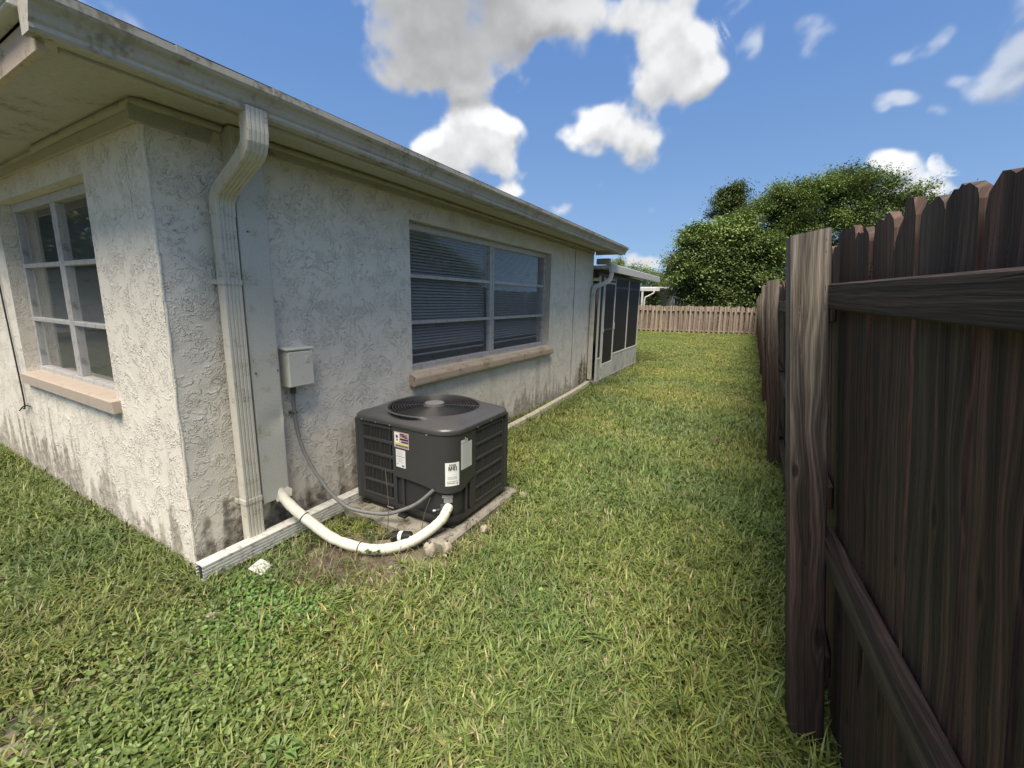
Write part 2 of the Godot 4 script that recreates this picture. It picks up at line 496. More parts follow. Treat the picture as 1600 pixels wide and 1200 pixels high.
func make_sky() -> ImageTexture:
	var W := 3072
	var H := 1536
	var N := H / 2
	var D := PackedFloat32Array()
	var G := PackedFloat32Array()
	var F := PackedFloat32Array()
	D.resize(W * N); G.resize(W * N); F.resize(W * N)
	var blobs := CLOUDS.duplicate()
	var r := RandomNumberGenerator.new()
	r.seed = 5
	for k in 74:                              # the rest of the sky carries the same scattered clouds
		var az := r.randf_range(24.0, 282.0)
		var el := r.randf_range(7.0, 62.0)
		var big := r.randf_range(0.5, 1.0) * (0.05 + el * 0.0022)
		var gr := r.randf_range(0.05, 0.6)
		var wisp := 1 if r.randf() < 0.3 else 0
		for j in 5:
			blobs.append([az + r.randf_range(-9, 9), el + r.randf_range(-4, 4), big * r.randf_range(0.6, 1.3), big * r.randf_range(0.35, 0.7), r.randf_range(-25, 25), (0.42 if wisp else 0.85) * r.randf_range(0.7, 1.1), gr, wisp])
	for k in 40:  # unseen high clouds added to brighten the ambient light
		blobs.append([r.randf_range(0, 360), r.randf_range(46, 88), r.randf_range(0.15, 0.3), r.randf_range(0.1, 0.2), r.randf_range(0, 180), 0.75, r.randf_range(0.1, 0.5), 0])
	for q in blobs:
		var az := deg_to_rad(q[0])
		var el := deg_to_rad(q[1])
		var c := Vector3(sin(az) * cos(el), sin(el), -cos(az) * cos(el))
		var e0 := Vector3(cos(az), 0, sin(az))
		var u0 := e0.cross(c) * -1.0
		if u0.y < 0:
			u0 = -u0
		var th := deg_to_rad(q[4])
		var ea := (e0 * cos(th) + u0 * sin(th)) / float(q[2])
		var eb := (u0 * cos(th) - e0 * sin(th)) / float(q[3])
		var rm: float = maxf(q[2], q[3]) * 1.5
		var r0 := clampi(int((PI / 2 - el - rm) / PI * H), 0, N - 1)
		var r1 := clampi(int((PI / 2 - el + rm) / PI * H), 0, N - 1)
		var span := mini(W, int(rm / maxf(cos(minf(el + rm, 1.5)), 0.03) / TAU * W * 2.0))
		var c0 := int(az / TAU * W) - span / 2
		for row in range(r0, r1 + 1):
			var e := PI / 2 - (row + 0.5) / H * PI
			var ce := cos(e)
			var se := sin(e)
			for cc in span:
				var col := posmod(c0 + cc, W)
				var a := (col + 0.5) / W * TAU
				var d := Vector3(sin(a) * ce, se, -cos(a) * ce)
				if d.dot(c) < 0.2:
					continue
				var x := d.dot(ea)
				var y := d.dot(eb)
				var z := 1.0 - (x * x + y * y) * 0.55
				if z > 0.0:
					var k := row * W + col
					var add: float = z * z * q[5]
					D[k] += add; G[k] += add * q[6]
					if q[7] == 1:
						F[k] += add
	var n1 := noise(31, 7.5, 5)
	var n2 := noise(32, 16.0, 3)
	var n3 := noise(33, 7.0, 4, FastNoiseLite.TYPE_CELLULAR)
	n3.cellular_return_type = FastNoiseLite.RETURN_DISTANCE
	n3.fractal_gain = 0.45
	var px_ := PackedFloat32Array()
	px_.resize(W * H * 3)
	for row in H:
		var e := PI / 2 - (row + 0.5) / H * PI
		var s := maxf(sin(e), 0.0)
		var t := pow(1.0 - s, 3.6)
		var br := lerpf(0.115, 0.40, t)
		var bg := lerpf(0.255, 0.63, t)
		var bb := lerpf(0.60, 0.90, t)
		var ce := cos(e)
		var se := sin(e)
		for col in W:
			var k := row * W + col
			var o := k * 3
			if row >= N:
				px_[o] = 0.16; px_[o + 1] = 0.17; px_[o + 2] = 0.12
				continue
			var rr := br
			var gg := bg
			var b2 := bb
			var dd := D[k]
			if dd > 0.02:
				var a := (col + 0.5) / W * TAU
				var d := Vector3(sin(a) * ce, se, -cos(a) * ce)
				var w: float = F[k] / dd
				var st := Vector3(0.72, 0.62, -0.30)
				var dv := d + (d - st * d.dot(st) * 1.4) * w
				var v := n1.get_noise_3dv(dv)
				var f := n2.get_noise_3dv(d)
				var c3 := -0.55 - n3.get_noise_3dv(d)
				var q := minf(dd, 1.0) * 1.16 + (v * (1.3 + 0.2 * w) + c3 * (0.8 - 0.8 * w) + f * (0.2 + 0.25 * w)) * sstep(0.0, 0.45, dd) * (1.0 - 0.45 * sstep(0.9, 1.7, dd)) - 0.15
				var al := sstep(0.0, 0.78 + 0.6 * w, q) * (1.0 - 0.42 * w)
				if al > 0.0:
					var g: float = G[k] / dd
					var ku := maxi(k - W * 14, col)
					var du := Vector3(d.x, d.y + 0.03, d.z)
					var qu := minf(D[ku], 1.0) * 1.16 + ( n1.get_noise_3dv(du + (du - st * du.dot(st) * 1.4) * w) * (1.3 + 0.2 * w) + (-0.55 - n3.get_noise_3dv(du)) * (0.8 - 0.8 * w)) * sstep(0.0, 0.45, D[ku]) * (1.0 - 0.45 * sstep(0.9, 1.7, D[ku])) - 0.15
					var lit := clampf(0.58 + (q - f * 0.22 - qu) * 0.8 + 0.2 * f + 0.15 * v, 0.0, 1.0)
					var deep := sstep(0.1, 0.9, q) * g
					var lum := lerpf(0.62, 1.05, lit) * lerpf(1.0, 0.53, deep) * (1.0 - 0.10 * g)
					rr = lerpf(rr, lum * 0.975, al); gg = lerpf(gg, lum * 0.985, al); b2 = lerpf(b2, lum * 1.0, al)
			px_[o] = rr; px_[o + 1] = gg; px_[o + 2] = b2
	return ImageTexture.create_from_image(Image.create_from_data(W, H, false, Image.FORMAT_RGBF, px_.to_byte_array()))

# ---------------------------------------------------------------- house
func wall_face(mb: MB, w: float, h: float, hole: Rect2, fn: Callable, wob: FastNoiseLite, y0 := 0.0) -> void:
	# outer skin as a fine grid with a slightly uneven plaster surface; fn(u, y, out) gives the place in the world
	var us := [0.0, w]
	var vs := [y0, h]
	if hole.size.x > 0:
		us.append_array([hole.position.x, hole.end.x]); vs.append_array([hole.position.y, hole.end.y])
	us.sort(); vs.sort()
	var fu := []
	var fv := []
	for k in us.size() - 1:
		var m: int = max(1, int((us[k + 1] - us[k]) / 0.09))
		for j in m:
			fu.append(lerpf(us[k], us[k + 1], float(j) / m))
	fu.append(w)
	for k in vs.size() - 1:
		var m: int = max(1, int((vs[k + 1] - vs[k]) / 0.09))
		for j in m:
			fv.append(lerpf(vs[k], vs[k + 1], float(j) / m))
	fv.append(h)
	var ids := {}
	for b in fv.size():
		for a in fu.size():
			var u: float = fu[a]
			var y: float = fv[b]
			var o := wob.get_noise_2d(u * 3.0, y * 3.0) * 0.005
			var e := 0.01
			var ox := (wob.get_noise_2d((u + e) * 3.0, y * 3.0) * 0.005 - o) / e
			var oy := (wob.get_noise_2d(u * 3.0, (y + e) * 3.0) * 0.005 - o) / e
			var p: Vector3 = fn.call(u, y, o)
			var du: Vector3 = fn.call(u + e, y, o + ox * e) - p
			var dv: Vector3 = fn.call(u, y + e, o + oy * e) - p
			ids[Vector2i(a, b)] = mb.add(p, du.cross(dv).normalized(), Vector2(u / 2.0, -y / 2.0), Vector2(u / w, 1.0 - y / h))
	for b in fv.size() - 1:
		for a in fu.size() - 1:
			if hole.size.x > 0 and hole.has_point(Vector2((fu[a] + fu[a + 1]) / 2, (fv[b] + fv[b + 1]) / 2)):
				continue
			var p0: int = ids[Vector2i(a, b)]
			var p1: int = ids[Vector2i(a + 1, b)]
			var p2: int = ids[Vector2i(a + 1, b + 1)]
			var p3: int = ids[Vector2i(a, b + 1)]
			mb.i.append_array(PackedInt32Array([p0, p2, p1, p0, p3, p2]))
	# inner face and reveals, 0.2 m thick
	var T := -0.2
	var c := func(u: float, y: float) -> Vector2: return Vector2(u / 2.0, -y / 2.0)
	var inner := [Rect2(0, y0, w, h - y0)] if hole.size.x <= 0 else [Rect2(0, y0, hole.position.x, h - y0), Rect2(hole.end.x, y0, w - hole.end.x, h - y0), Rect2(hole.position.x, y0, hole.size.x, hole.position.y - y0), Rect2(hole.position.x, hole.end.y, hole.size.x, h - hole.end.y)]
	for q in inner:
		mb.quad(fn.call(q.end.x, q.position.y, T), fn.call(q.position.x, q.position.y, T), fn.call(q.position.x, q.end.y, T), fn.call(q.end.x, q.end.y, T), Vector2(0.1, 0.1), Vector2(0.2, 0.1), Vector2(0.2, 0.2), Vector2(0.1, 0.2))
	if hole.size.x > 0:
		var x0 := hole.position.x
		var x1 := hole.end.x
		var ya := hole.position.y
		var yb := hole.end.y
		mb.quad(fn.call(x0, ya, 0.0), fn.call(x0, yb, 0.0), fn.call(x0, yb, T), fn.call(x0, ya, T), c.call(0, ya), c.call(0, yb), c.call(0.2, yb), c.call(0.2, ya))
		mb.quad(fn.call(x1, yb, 0.0), fn.call(x1, ya, 0.0), fn.call(x1, ya, T), fn.call(x1, yb, T), c.call(1, yb), c.call(1, ya), c.call(1.2, ya), c.call(1.2, yb))
		mb.quad(fn.call(x1, ya, 0.0), fn.call(x0, ya, 0.0), fn.call(x0, ya, T), fn.call(x1, ya, T), c.call(x1, 1), c.call(x0, 1), c.call(x0, 1.2), c.call(x1, 1.2))
		mb.quad(fn.call(x0, yb, 0.0), fn.call(x1, yb, 0.0), fn.call(x1, yb, T), fn.call(x0, yb, T), c.call(x0, 0), c.call(x1, 0), c.call(x1, 0.2), c.call(x0, 0.2))

const WH := 2.44       # wall height

func window_part(house: Node3D, fn: Callable, u0: float, u1: float, y0: float, y1: float, depth: float) -> Node3D:
	# an aluminium window of two columns of three panes; fn as for the walls
	var w := Node3D.new()
	w.name = "window"
	house.add_child(w, true)
	var um := (u0 + u1) / 2
	var rows := [y0 + 0.045, 1.33, 1.745, y1 - 0.06]
	var bar := func(mb: MB, ua: float, ub: float, ya: float, yb: float, za: float, zb: float) -> void:
		var p := [fn.call(ua, ya, za), fn.call(ub, yb, zb)]
		mb.box((p[0] + p[1]) / 2, (p[1] - p[0]).abs(), 0.004)
	var f := MB.new()
	bar.call(f, u0, u1, y1 - 0.06, y1, -depth - 0.05, -depth + 0.012)
	bar.call(f, u0, u1, y0, y0 + 0.045, -depth - 0.05, -depth + 0.014)
	bar.call(f, u0, u0 + 0.04, y0 + 0.045, y1 - 0.06, -depth - 0.05, -depth + 0.006)
	bar.call(f, u1 - 0.04, u1, y0 + 0.045, y1 - 0.06, -depth - 0.05, -depth + 0.006)
	put("frame", f, M.window_metal, w)
	var ml := MB.new()
	bar.call(ml, um - 0.045, um - 0.005, y0 + 0.045, y1 - 0.06, -depth - 0.045, -depth + 0.008)
	bar.call(ml, um + 0.005, um + 0.045, y0 + 0.045, y1 - 0.06, -depth - 0.045, -depth + 0.008)
	bar.call(ml, um - 0.006, um + 0.006, y0 + 0.045, y1 - 0.06, -depth - 0.04, -depth - 0.005)
	put("mullion", ml, M.window_metal, w)
	for s in [[u0 + 0.04, um - 0.045], [um + 0.045, u1 - 0.04]]:
		for k in 3:
			var ya: float = rows[k] + (0.016 if k > 0 else 0.0)
			var yb: float = rows[k + 1] - (0.016 if k < 2 else 0.0)
			if k > 0:
				var b := MB.new()
				bar.call(b, s[0], s[1], rows[k] - 0.016, rows[k] + 0.016, -depth - 0.04, -depth + 0.010)
				put("glazing_bar", b, M.window_metal, w)
			var g := MB.new()
			var z := -depth - 0.018 + rng.randf_range(-0.001, 0.001)
			var tl := rng.randf_range(-0.002, 0.002)
			g.quad(fn.call(s[0], ya, z + tl), fn.call(s[1], ya, z), fn.call(s[1], yb, z - tl), fn.call(s[0], yb, z))
			put("pane", g, M.glass, w)
	return w

func rib_profile(w: float, d: float) -> PackedVector2Array:
	# corrugated rectangular downspout, counter-clockwise
	var p := PackedVector2Array()
	var corners := [Vector2(-w / 2, -d / 2), Vector2(w / 2, -d / 2), Vector2(w / 2, d / 2), Vector2(-w / 2, d / 2)]
	for s in 4:
		var a: Vector2 = corners[s]
		var b: Vector2 = corners[(s + 1) % 4]
		var e := (b - a).normalized()
		var n := Vector2(e.y, -e.x)
		var L := a.distance_to(b)
		var g := 4 if L > 0.06 else 2
		p.append(a + e * 0.004)
		for k in g:
			var m := L * (k + 1.0) / (g + 1.0)
			p.append(a + e * (m - 0.0045)); p.append(a + e * (m - 0.002) - n * 0.004)
			p.append(a + e * (m + 0.002) - n * 0.0013); p.append(a + e * (m + 0.0045))
		p.append(b - e * 0.004)
	return p

func gutter_profile() -> PackedVector2Array:
	# ogee gutter as a thin channel: x away from the fascia, y up
	var o := [Vector2(0, 0.115), Vector2(0, 0.0), Vector2(0.062, 0.0), Vector2(0.068, 0.010), Vector2(0.068, 0.024), Vector2(0.076, 0.034), Vector2(0.083, 0.052), Vector2(0.095, 0.070), Vector2(0.112, 0.080), Vector2(0.120, 0.092), Vector2(0.122, 0.118), Vector2(0.108, 0.122), Vector2(0.106, 0.116)]
	var p := PackedVector2Array(o)
	for k in range(o.size() - 3, 0, -1):
		var t: Vector2 = (o[k + 1] - o[k - 1]).normalized()
		p.append(o[k] + Vector2(-t.y, t.x) * 0.003)
	p.append(Vector2(0.003, 0.115))
	return p

func build_house() -> void:
	var wob := noise(41, 1.0, 3)
	var house := thing("house", Vector3.ZERO, "single storey stucco house with deep eaves on the left of the side yard", "house")
	var edge := func(u: float, y: float, w: float, hole: Rect2) -> float:
		var e := sstep(0.0, 0.12, minf(u, w - u))
		if hole.size.x > 0:
			var dx := maxf(hole.position.x - u, u - hole.end.x)
			var dy := maxf(hole.position.y - y, y - hole.end.y)
			e *= sstep(0.0, 0.1, absf(maxf(dx, dy)))
		return e
	# side wall (x = 0) and front wall (z = 0)
	var hs := Rect2(1.79, 0.90, 2.90, 1.30)
	var hf := Rect2(5.46, 0.90, 1.77, 1.31)
	var fs := func(u: float, y: float, o: float) -> Vector3: return Vector3(o * (edge.call(u, y, 6.54, hs) if o > -0.15 and absf(o) < 0.02 else 1.0), y, -u)
	var ff := func(u: float, y: float, o: float) -> Vector3: return Vector3(u - 8.0, y, o * (edge.call(u, y, 8.0, hf) if absf(o) < 0.02 else 1.0))
	var dirt_s := make_dirt(51, 6.54, WH, [[0.16, 0.24, 0.42, 0.80, 0.1], [0.66, 0.62, 0.36, 0.80, 0.1], [1.0, 0.5, 0.55, 0.55, 0.1], [3.6, 1.9, 0.42, 0.50, 0.25], [5.2, 1.4, 0.34, 0.50, 0.3], [6.3, 0.42, 0.62, 0.85, 0.8], [3.3, 3.6, 0.16, 0.4, 0.3]],
		[[3.15, 0.75, 0.2, 0.10, 0.25], [4.35, 0.72, 0.15, 0.10, 0.40], [4.75, 0.8, 0.2, 0.07, 0.35], [6.42, 1.5, 0.3, 0.10, 0.25]])
	var dirt_f := make_dirt(61, 8.0, WH, [[5.6, 1.1, 0.52, 0.62, 0.05], [6.6, 0.75, 0.42, 0.50, 0.1], [7.55, 0.5, 0.30, 0.55, 0.2], [4.0, 1.6, 0.5, 0.55, 0.1], [4.0, 4.4, 0.12, 0.4, 0.6]],
		[[6.9, 0.60, 0.2, 0.04, 0.3], [5.3, 0.8, 0.2, 0.3, 0.3]])
	var paint := lin(0.80, 0.755, 0.685)
	wall_mat("stucco_side", dirt_s, paint)
	wall_mat("stucco_front", dirt_f, paint)
	var mb := MB.new()
	wall_face(mb, 6.54, WH, hs, fs, wob, -0.1)
	put("wall", mb, M.stucco_side, house)
	mb = MB.new()
	wall_face(mb, 8.0, WH, hf, ff, wob, -0.1)
	put("wall", mb, M.stucco_front, house)
	mb = MB.new()
	mb.us = Vector2(0.5, 0.5)
	var path := []
	var sc := []
	for k in 50:
		var y := -0.1 + k * 0.0508
		path.append(Vector3(-0.006 + 0.007 * wob.get_noise_2d(y * 4.0, 3.0), y, -0.008 + 0.008 * wob.get_noise_2d(y * 4.0, 9.0)))
		sc.append(1.0 + 0.35 * wob.get_noise_2d(y * 6.0, 20.0))
	mb.tube(path, 0.010, 10, sc)
	put("corner_bead", mb, M.bead, house)
	mb = MB.new()                                                # far end, left end, floor, ceiling
	mb.box(Vector3(-4.0, 1.17, -6.44), Vector3(7.58, 2.54, 0.2))
	mb.box(Vector3(-7.89, 1.17, -3.27), Vector3(0.2, 2.54, 6.08))
	put("wall", mb, M.plain_wall, house)
	mb = MB.new()
	mb.box(Vector3(-4.0, 0.0, -3.27), Vector3(7.5, 0.1, 6.0))
	put("floor", mb, M.concrete, house)
	# roof: hipped, dark shingles
	mb = MB.new()
	var x0 := -8.45
	var x1 := 0.47
	var z0 := -6.78
	var z1 := 0.47
	var ye := 2.535
	var zm := (z0 + z1) / 2
	var rise := (z1 - z0) / 2 * 0.32
	var half := (z1 - z0) / 2
	var A := Vector3(x0, ye, z1)
	var B := Vector3(x1, ye, z1)
	var C := Vector3(x1, ye, z0)
	var D := Vector3(x0, ye, z0)
	var R0 := Vector3(x0 + half, ye + rise, zm)
	var R1 := Vector3(x1 - half, ye + rise, zm)
	mb.quad(A, B, R1, R0); mb.quad(C, D, R0, R1); mb.tri(B, C, R1); mb.tri(D, A, R0)
	for q in [[A, B], [B, C], [C, D], [D, A]]:
		var dn := Vector3(0, -0.03, 0)
		mb.quad(q[0] + dn, q[1] + dn, q[1], q[0])
	var dn := Vector3(0, -0.03, 0)
	mb.quad(A + dn, D + dn, C + dn, B + dn)
	put("roof", mb, M.shingle, house)
	mb = MB.new()                                                # soffit and rafter tails' boxing
	mb.box(Vector3(-3.98, 2.45, -3.16), Vector3(8.78, 0.02, 7.14), 0.0, Basis(), 0)
	put("soffit", mb, M.soffit, house)
	mb = MB.new()
	mb.box(Vector3(0.418, 2.43, -3.19), Vector3(0.022, 0.135, 7.12), 0.002, Basis(), 2)
	put("fascia", mb, M.trim_paint, house)
	mb = MB.new()
	mb.box(Vector3(-3.98, 2.395, 0.418), Vector3(8.83, 0.105, 0.022), 0.002, Basis(), 0)
	put("fascia", mb, M.fascia_wood, house)
	mb = MB.new()
	mb.box(Vector3(-3.98, 2.474, 0.455), Vector3(8.82, 0.045, 0.05), 0.004, Basis(), 0)
	mb.box(Vector3(-3.98, 2.500, 0.475), Vector3(8.82, 0.075, 0.03), 0.006, Basis(), 0)
	put("drip_edge", mb, M.white_metal, house)
	mb = MB.new()
	mb.box(Vector3(0.20, 2.415, -6.655), Vector3(0.42, 0.09, 0.02), 0.0, Basis(), 0)
	put("eave_end_board", mb, M.trim_paint, house)
	# gutter
	var gt := Node3D.new()
	gt.name = "gutter"
	gt.position = Vector3(0.431, 2.375, 0)
	house.add_child(gt)
	mb = MB.new()
	var gp := []
	for k in 30:
		gp.append(Vector3(0.0015 * wob.get_noise_2d(k * 0.9, 5), 0.003 * wob.get_noise_2d(k * 0.7, 1), 0.452 - k * 0.2487))
	var pr := PackedVector2Array()
	for q in gutter_profile():
		pr.append(Vector2(-q.x, q.y))            # x of the outline runs along -x here
	pr.reverse()
	mb.sweep(pr, gp, Vector3(-1, 0, 0), false, true)
	put("channel", mb, M.gutter, gt)
	var capo := PackedVector2Array()
	for k in 12:
		capo.append(gutter_profile()[k])
	for z in [0.455, -6.765]:
		mb = MB.new()
		mb.xf = Transform3D(Basis(), Vector3(0, 0, z + 0.002))
		var big := PackedVector2Array()
		for q in capo:
			big.append((q - Vector2(0.06, 0.06)) * 1.07 + Vector2(0.06, 0.06))
		mb.board(big, 0.012)
		put("end_cap", mb, M.gutter, gt)
	for z in [0.055, -0.326, -3.4]:
		mb = MB.new()
		var big := PackedVector2Array()
		for q in pr:
			big.append((q - Vector2(-0.06, 0.06)) * 1.025 + Vector2(-0.06, 0.06))
		mb.sweep(big, [Vector3(0, 0, z + 0.014), Vector3(0, 0, z - 0.014)], Vector3(-1, 0, 0), false, true)
		put("joint_sleeve", mb, M.gutter, gt)
	# trim below the soffit
	mb = MB.new()
	mb.box(Vector3(-4.0, 2.375, 0.008), Vector3(7.99, 0.06, 0.02), 0.003, Basis(), 0)
	put("frieze_board", mb, M.trim_paint, house)
	mb = MB.new()
	mb.box(Vector3(0.008, 2.37, -0.12), Vector3(0.02, 0.07, 0.34), 0.003, Basis(), 2)
	put("frieze_board", mb, M.trim_grey, house)
	mb = MB.new()
	mb.box(Vector3(0.008, 2.39, -3.56), Vector3(0.02, 0.05, 5.9), 0.003, Basis(), 2)
	put("frieze_board", mb, M.trim_grey, house)
	mb = MB.new()
	mb.tube([Vector3(-1.41, 2.42, 0.022), Vector3(-0.7, 2.423, 0.022), Vector3(0.005, 2.42, 0.022)], 0.02, 8)
	mb.tube([Vector3(-0.005, 2.42, 0.028), Vector3(0.024, 2.42, 0.002), Vector3(0.024, 2.422, -0.34)], 0.02, 8)
	put("cove_trim", mb, M.trim_paint, house)
	mb = MB.new()
	mb.tube([Vector3(0.022, 2.42, -0.54), Vector3(0.022, 2.423, -3.0), Vector3(0.022, 2.42, -6.5)], 0.018, 8)
	put("cove_trim", mb, M.trim_paint, house)
	# windows with their sills
	var ws := window_part(house, fs, 1.79, 4.69, 0.90, 2.20, 0.09)
	var wf := window_part(house, ff, 5.46, 7.23, 0.90, 2.21, 0.09)
	mb = MB.new()
	var sp := PackedVector2Array([Vector2(-0.12, 0.875), Vector2(-0.12, 0.79), Vector2(0.058, 0.776), Vector2(0.068, 0.784), Vector2(0.071, 0.80), Vector2(0.070, 0.848), Vector2(0.063, 0.862), Vector2(0.045, 0.872), Vector2(-0.06, 0.905), Vector2(-0.12, 0.905)])
	mb.sweep(sp, [Vector3(0, -0.004, -4.71), Vector3(-0.001, 0, -3.6), Vector3(0.002, 0.002, -2.6), Vector3(0, 0, -1.75)], Vector3(1, 0, 0), false)
	put("sill", mb, M.sill_brown, ws)
	mb = MB.new()
	mb.box(Vector3(-1.605, 0.868, -0.035), Vector3(1.78, 0.085, 0.16), 0.006, Basis(Vector3(1, 0, 0), 0.06), 0)
	put("sill", mb, M.sill_pink, wf)
	# vertical batten seams on the far end of the side wall
	mb = MB.new()
	mb.box(Vector3(0.006, 1.2, -5.62), Vector3(0.006, 2.3, 0.012), 0.001)
	put("wall_joint", mb, M.trim_grey, house)

	# blinds behind the side window, one per column of panes
	for s in [[-1.86, -3.19], [-3.29, -4.62]]:
		var b := thing("window_blind", Vector3(-0.17, 0, 0), "grey slatted blind in the %s half of the wide side window" % ("near" if s[0] > -2 else "far"), "blind", "blinds in the side window")
		var zc: float = (s[0] + s[1]) / 2
		var L: float = s[0] - s[1]
		mb = MB.new()
		mb.box(Vector3(0, 2.155, zc), Vector3(0.03, 0.03, L), 0.003)
		put("head_rail", mb, M.blind, b)
		var low := 1.03 if s[0] > -2 else 1.04
		var tilt := 0.0 if s[0] > -2 else 0.02
		var n := int((2.13 - low) / 0.029)
		var sm := MB.new()
		sm.box(Vector3.ZERO, Vector3(0.027, 0.0012, L), 0.0)
		var slat := sm.mesh()
		for k in n:
			var o := put("slat", slat, M.blind, b)
			var droop := 0.010 * sin(k * 1.7) * (0.2 if k < n - 8 else 1.0) * 0.3
			o.position = Vector3(0, 2.125 - k * 0.029, zc)
			o.rotation = Vector3(tilt * 0.3 * k / n + droop * 0.2, 0, -0.75 + rng.randf_range(-0.05, 0.05))
		mb = MB.new()
		mb.box(Vector3(0, low - 0.014, zc), Vector3(0.022, 0.016, L), 0.003, Basis(Vector3(1, 0, 0), tilt * 0.3))
		put("bottom_rail", mb, M.blind, b)

func build_pipes() -> void:
	var mb := MB.new()
	# corner downspout: out of the gutter, back to the wall, down
	var o := thing("downspout", Vector3(0.07, 0.07, -0.29), "ribbed cream downspout running down the side wall beside the house corner", "downspout", "downspouts")
	at_base(mb, o.position)
	mb.us = Vector2(1, 1)
	var pr := rib_profile(0.100, 0.068)
	mb.sweep(pr, [Vector3(0.474, 2.40, -0.255), Vector3(0.474, 2.30, -0.255), Vector3(0.468, 2.265, -0.256), Vector3(0.452, 2.235, -0.257), Vector3(0.425, 2.214, -0.259), Vector3(0.390, 2.198, -0.262)], Vector3(0, 0, -1), false, false)
	put("elbow", mb, M.cream_metal, o)
	mb = at_base(MB.new(), o.position)
	mb.us = Vector2(1, 1)
	mb.sweep(rib_profile(0.096, 0.064), [Vector3(0.40, 2.202, -0.262), Vector3(0.14, 2.098, -0.283), Vector3(0.115, 2.084, -0.285)], Vector3(0, 0, -1), false, false)
	put("offset_pipe", mb, M.cream_metal, o)
	mb = at_base(MB.new(), o.position)
	mb.us = Vector2(1, 1)
	mb.sweep(pr, [Vector3(0.125, 2.089, -0.284), Vector3(0.097, 2.072, -0.287), Vector3(0.079, 2.05, -0.289), Vector3(0.070, 2.02, -0.29), Vector3(0.068, 1.965, -0.29)], Vector3(0, 0, -1), false, false)
	put("elbow", mb, M.cream_metal, o)
	mb = at_base(MB.new(), o.position)
	mb.us = Vector2(1, 1)
	mb.sweep(rib_profile(0.096, 0.064), [Vector3(0.068, 1.99, -0.29), Vector3(0.067, 1.0, -0.29), Vector3(0.070, 0.085, -0.291)], Vector3(0, 0, -1), false, true)
	put("pipe", mb, M.cream_metal, o)
	for y in [0.34, 1.62]:
		mb = at_base(MB.new(), o.position)
		mb.us = Vector2(1, 1)
		mb.sweep(rib_profile(0.104, 0.072), [Vector3(0.068, y + 0.014, -0.29), Vector3(0.068, y - 0.014, -0.29)], Vector3(0, 0, -1), false, true)
		mb.box(Vector3(0.02, y, -0.236), Vector3(0.04, 0.026, 0.006))
		put("strap", mb, M.cream_metal, o)
	# pipe lying on the ground along the wall
	o = thing("ground_downspout", Vector3(0.115, 0.05, 0.03), "weathered white ribbed pipe lying along the wall foot under the corner downspout", "drain pipe", "")
	mb = at_base(MB.new(), o.position)
	mb.us = Vector2(1, 1)
	mb.sweep(rib_profile(0.075, 0.098), [Vector3(0.117, 0.062, 0.035), Vector3(0.116, 0.066, -0.5), Vector3(0.112, 0.060, -1.1), Vector3(0.108, 0.056, -1.9)], Vector3(1, 0, 0), false, false)
	put("pipe", mb, M.weathered_white, o)
	mb = at_base(MB.new(), o.position)                          # dark hollow end
	mb.box(Vector3(0.117, 0.062, 0.020), Vector3(0.062, 0.084, 0.004))
	put("open_end", mb, M.dark_hole, o)
	o = thing("ground_downspout", Vector3(0.19, 0.04, -3.2), "mossy white pipe lying in the grass along the far foot of the side wall", "drain pipe", "")
	mb = at_base(MB.new(), o.position)
	mb.us = Vector2(1, 1)
	mb.sweep(rib_profile(0.075, 0.07), [Vector3(0.20, 0.035, -2.6), Vector3(0.197, 0.04, -3.2), Vector3(0.193, 0.045, -3.8), Vector3(0.175, 0.055, -4.5), Vector3(0.150, 0.06, -5.2), Vector3(0.110, 0.07, -6.0), Vector3(0.09, 0.08, -6.25)], Vector3(1, 0, 0), false, true)
	put("pipe", mb, M.mossy_white, o)
	# loose strap plate on the ground
	o = thing("metal_plate", Vector3(0.30, 0.03, -0.19), "small peeling white metal plate under the pipe near the corner downspout", "metal plate")
	mb = MB.new()
	mb.box(Vector3(0, 0.0, 0), Vector3(0.085, 0.006, 0.095), 0.001, Basis(Vector3(0, 1, 0), 0.35) * Basis(Vector3(0, 0, 1), -0.35))
	put("plate", mb, M.peeling, o)
	# line set cover
	o = thing("line_set_cover", Vector3(0.045, 0.27, -0.437), "tall smooth cream metal cover on the wall right of the corner downspout", "pipe cover")
	mb = at_base(MB.new(), o.position)
	var rows := []
	var ys := [2.43, 2.0, 1.6, 1.2, 0.95, 0.88, 0.82, 0.78, 0.74, 0.68, 0.60, 0.45, 0.285]
	for y in ys:
		var dent := exp(-pow((y - 0.79) / 0.05, 2.0)) * 0.012
		var bow := 0.003 * sin(y * 3.0)
		var row := []
		var x := 0.088 + bow
		for q in [Vector3(0.0, 0, -0.352), Vector3(x - 0.006, 0, -0.352), Vector3(x - 0.001, 0, -0.354), Vector3(x, 0, -0.36), Vector3(x - dent * 0.4, 0, -0.40), Vector3(x - dent, 0, -0.45), Vector3(x - dent * 1.2, 0, -0.50), Vector3(x - dent, 0, -0.515), Vector3(x - 0.002, 0, -0.521), Vector3(x - 0.008, 0, -0.522), Vector3(0, 0, -0.522)]:
			row.append(q + Vector3(0, y - (0.012 if y < 0.3 and q.z < -0.45 else 0.0), 0))
		rows.append(row)
	mb.skin(rows, [], true)
	put("cover", mb, M.duct_paint, o)
	mb = at_base(MB.new(), o.position)
	mb.box(Vector3(0.044, 0.30, -0.437), Vector3(0.08, 0.004, 0.165))
	put("bottom_plate", mb, M.duct_paint, o)
	mb = at_base(MB.new(), o.position)
	var fl := PackedVector2Array([Vector2(-0.05, -0.02), Vector2(0.045, -0.012), Vector2(0.055, 0.03), Vector2(0.03, 0.055), Vector2(-0.01, 0.05), Vector2(-0.05, 0.0)])
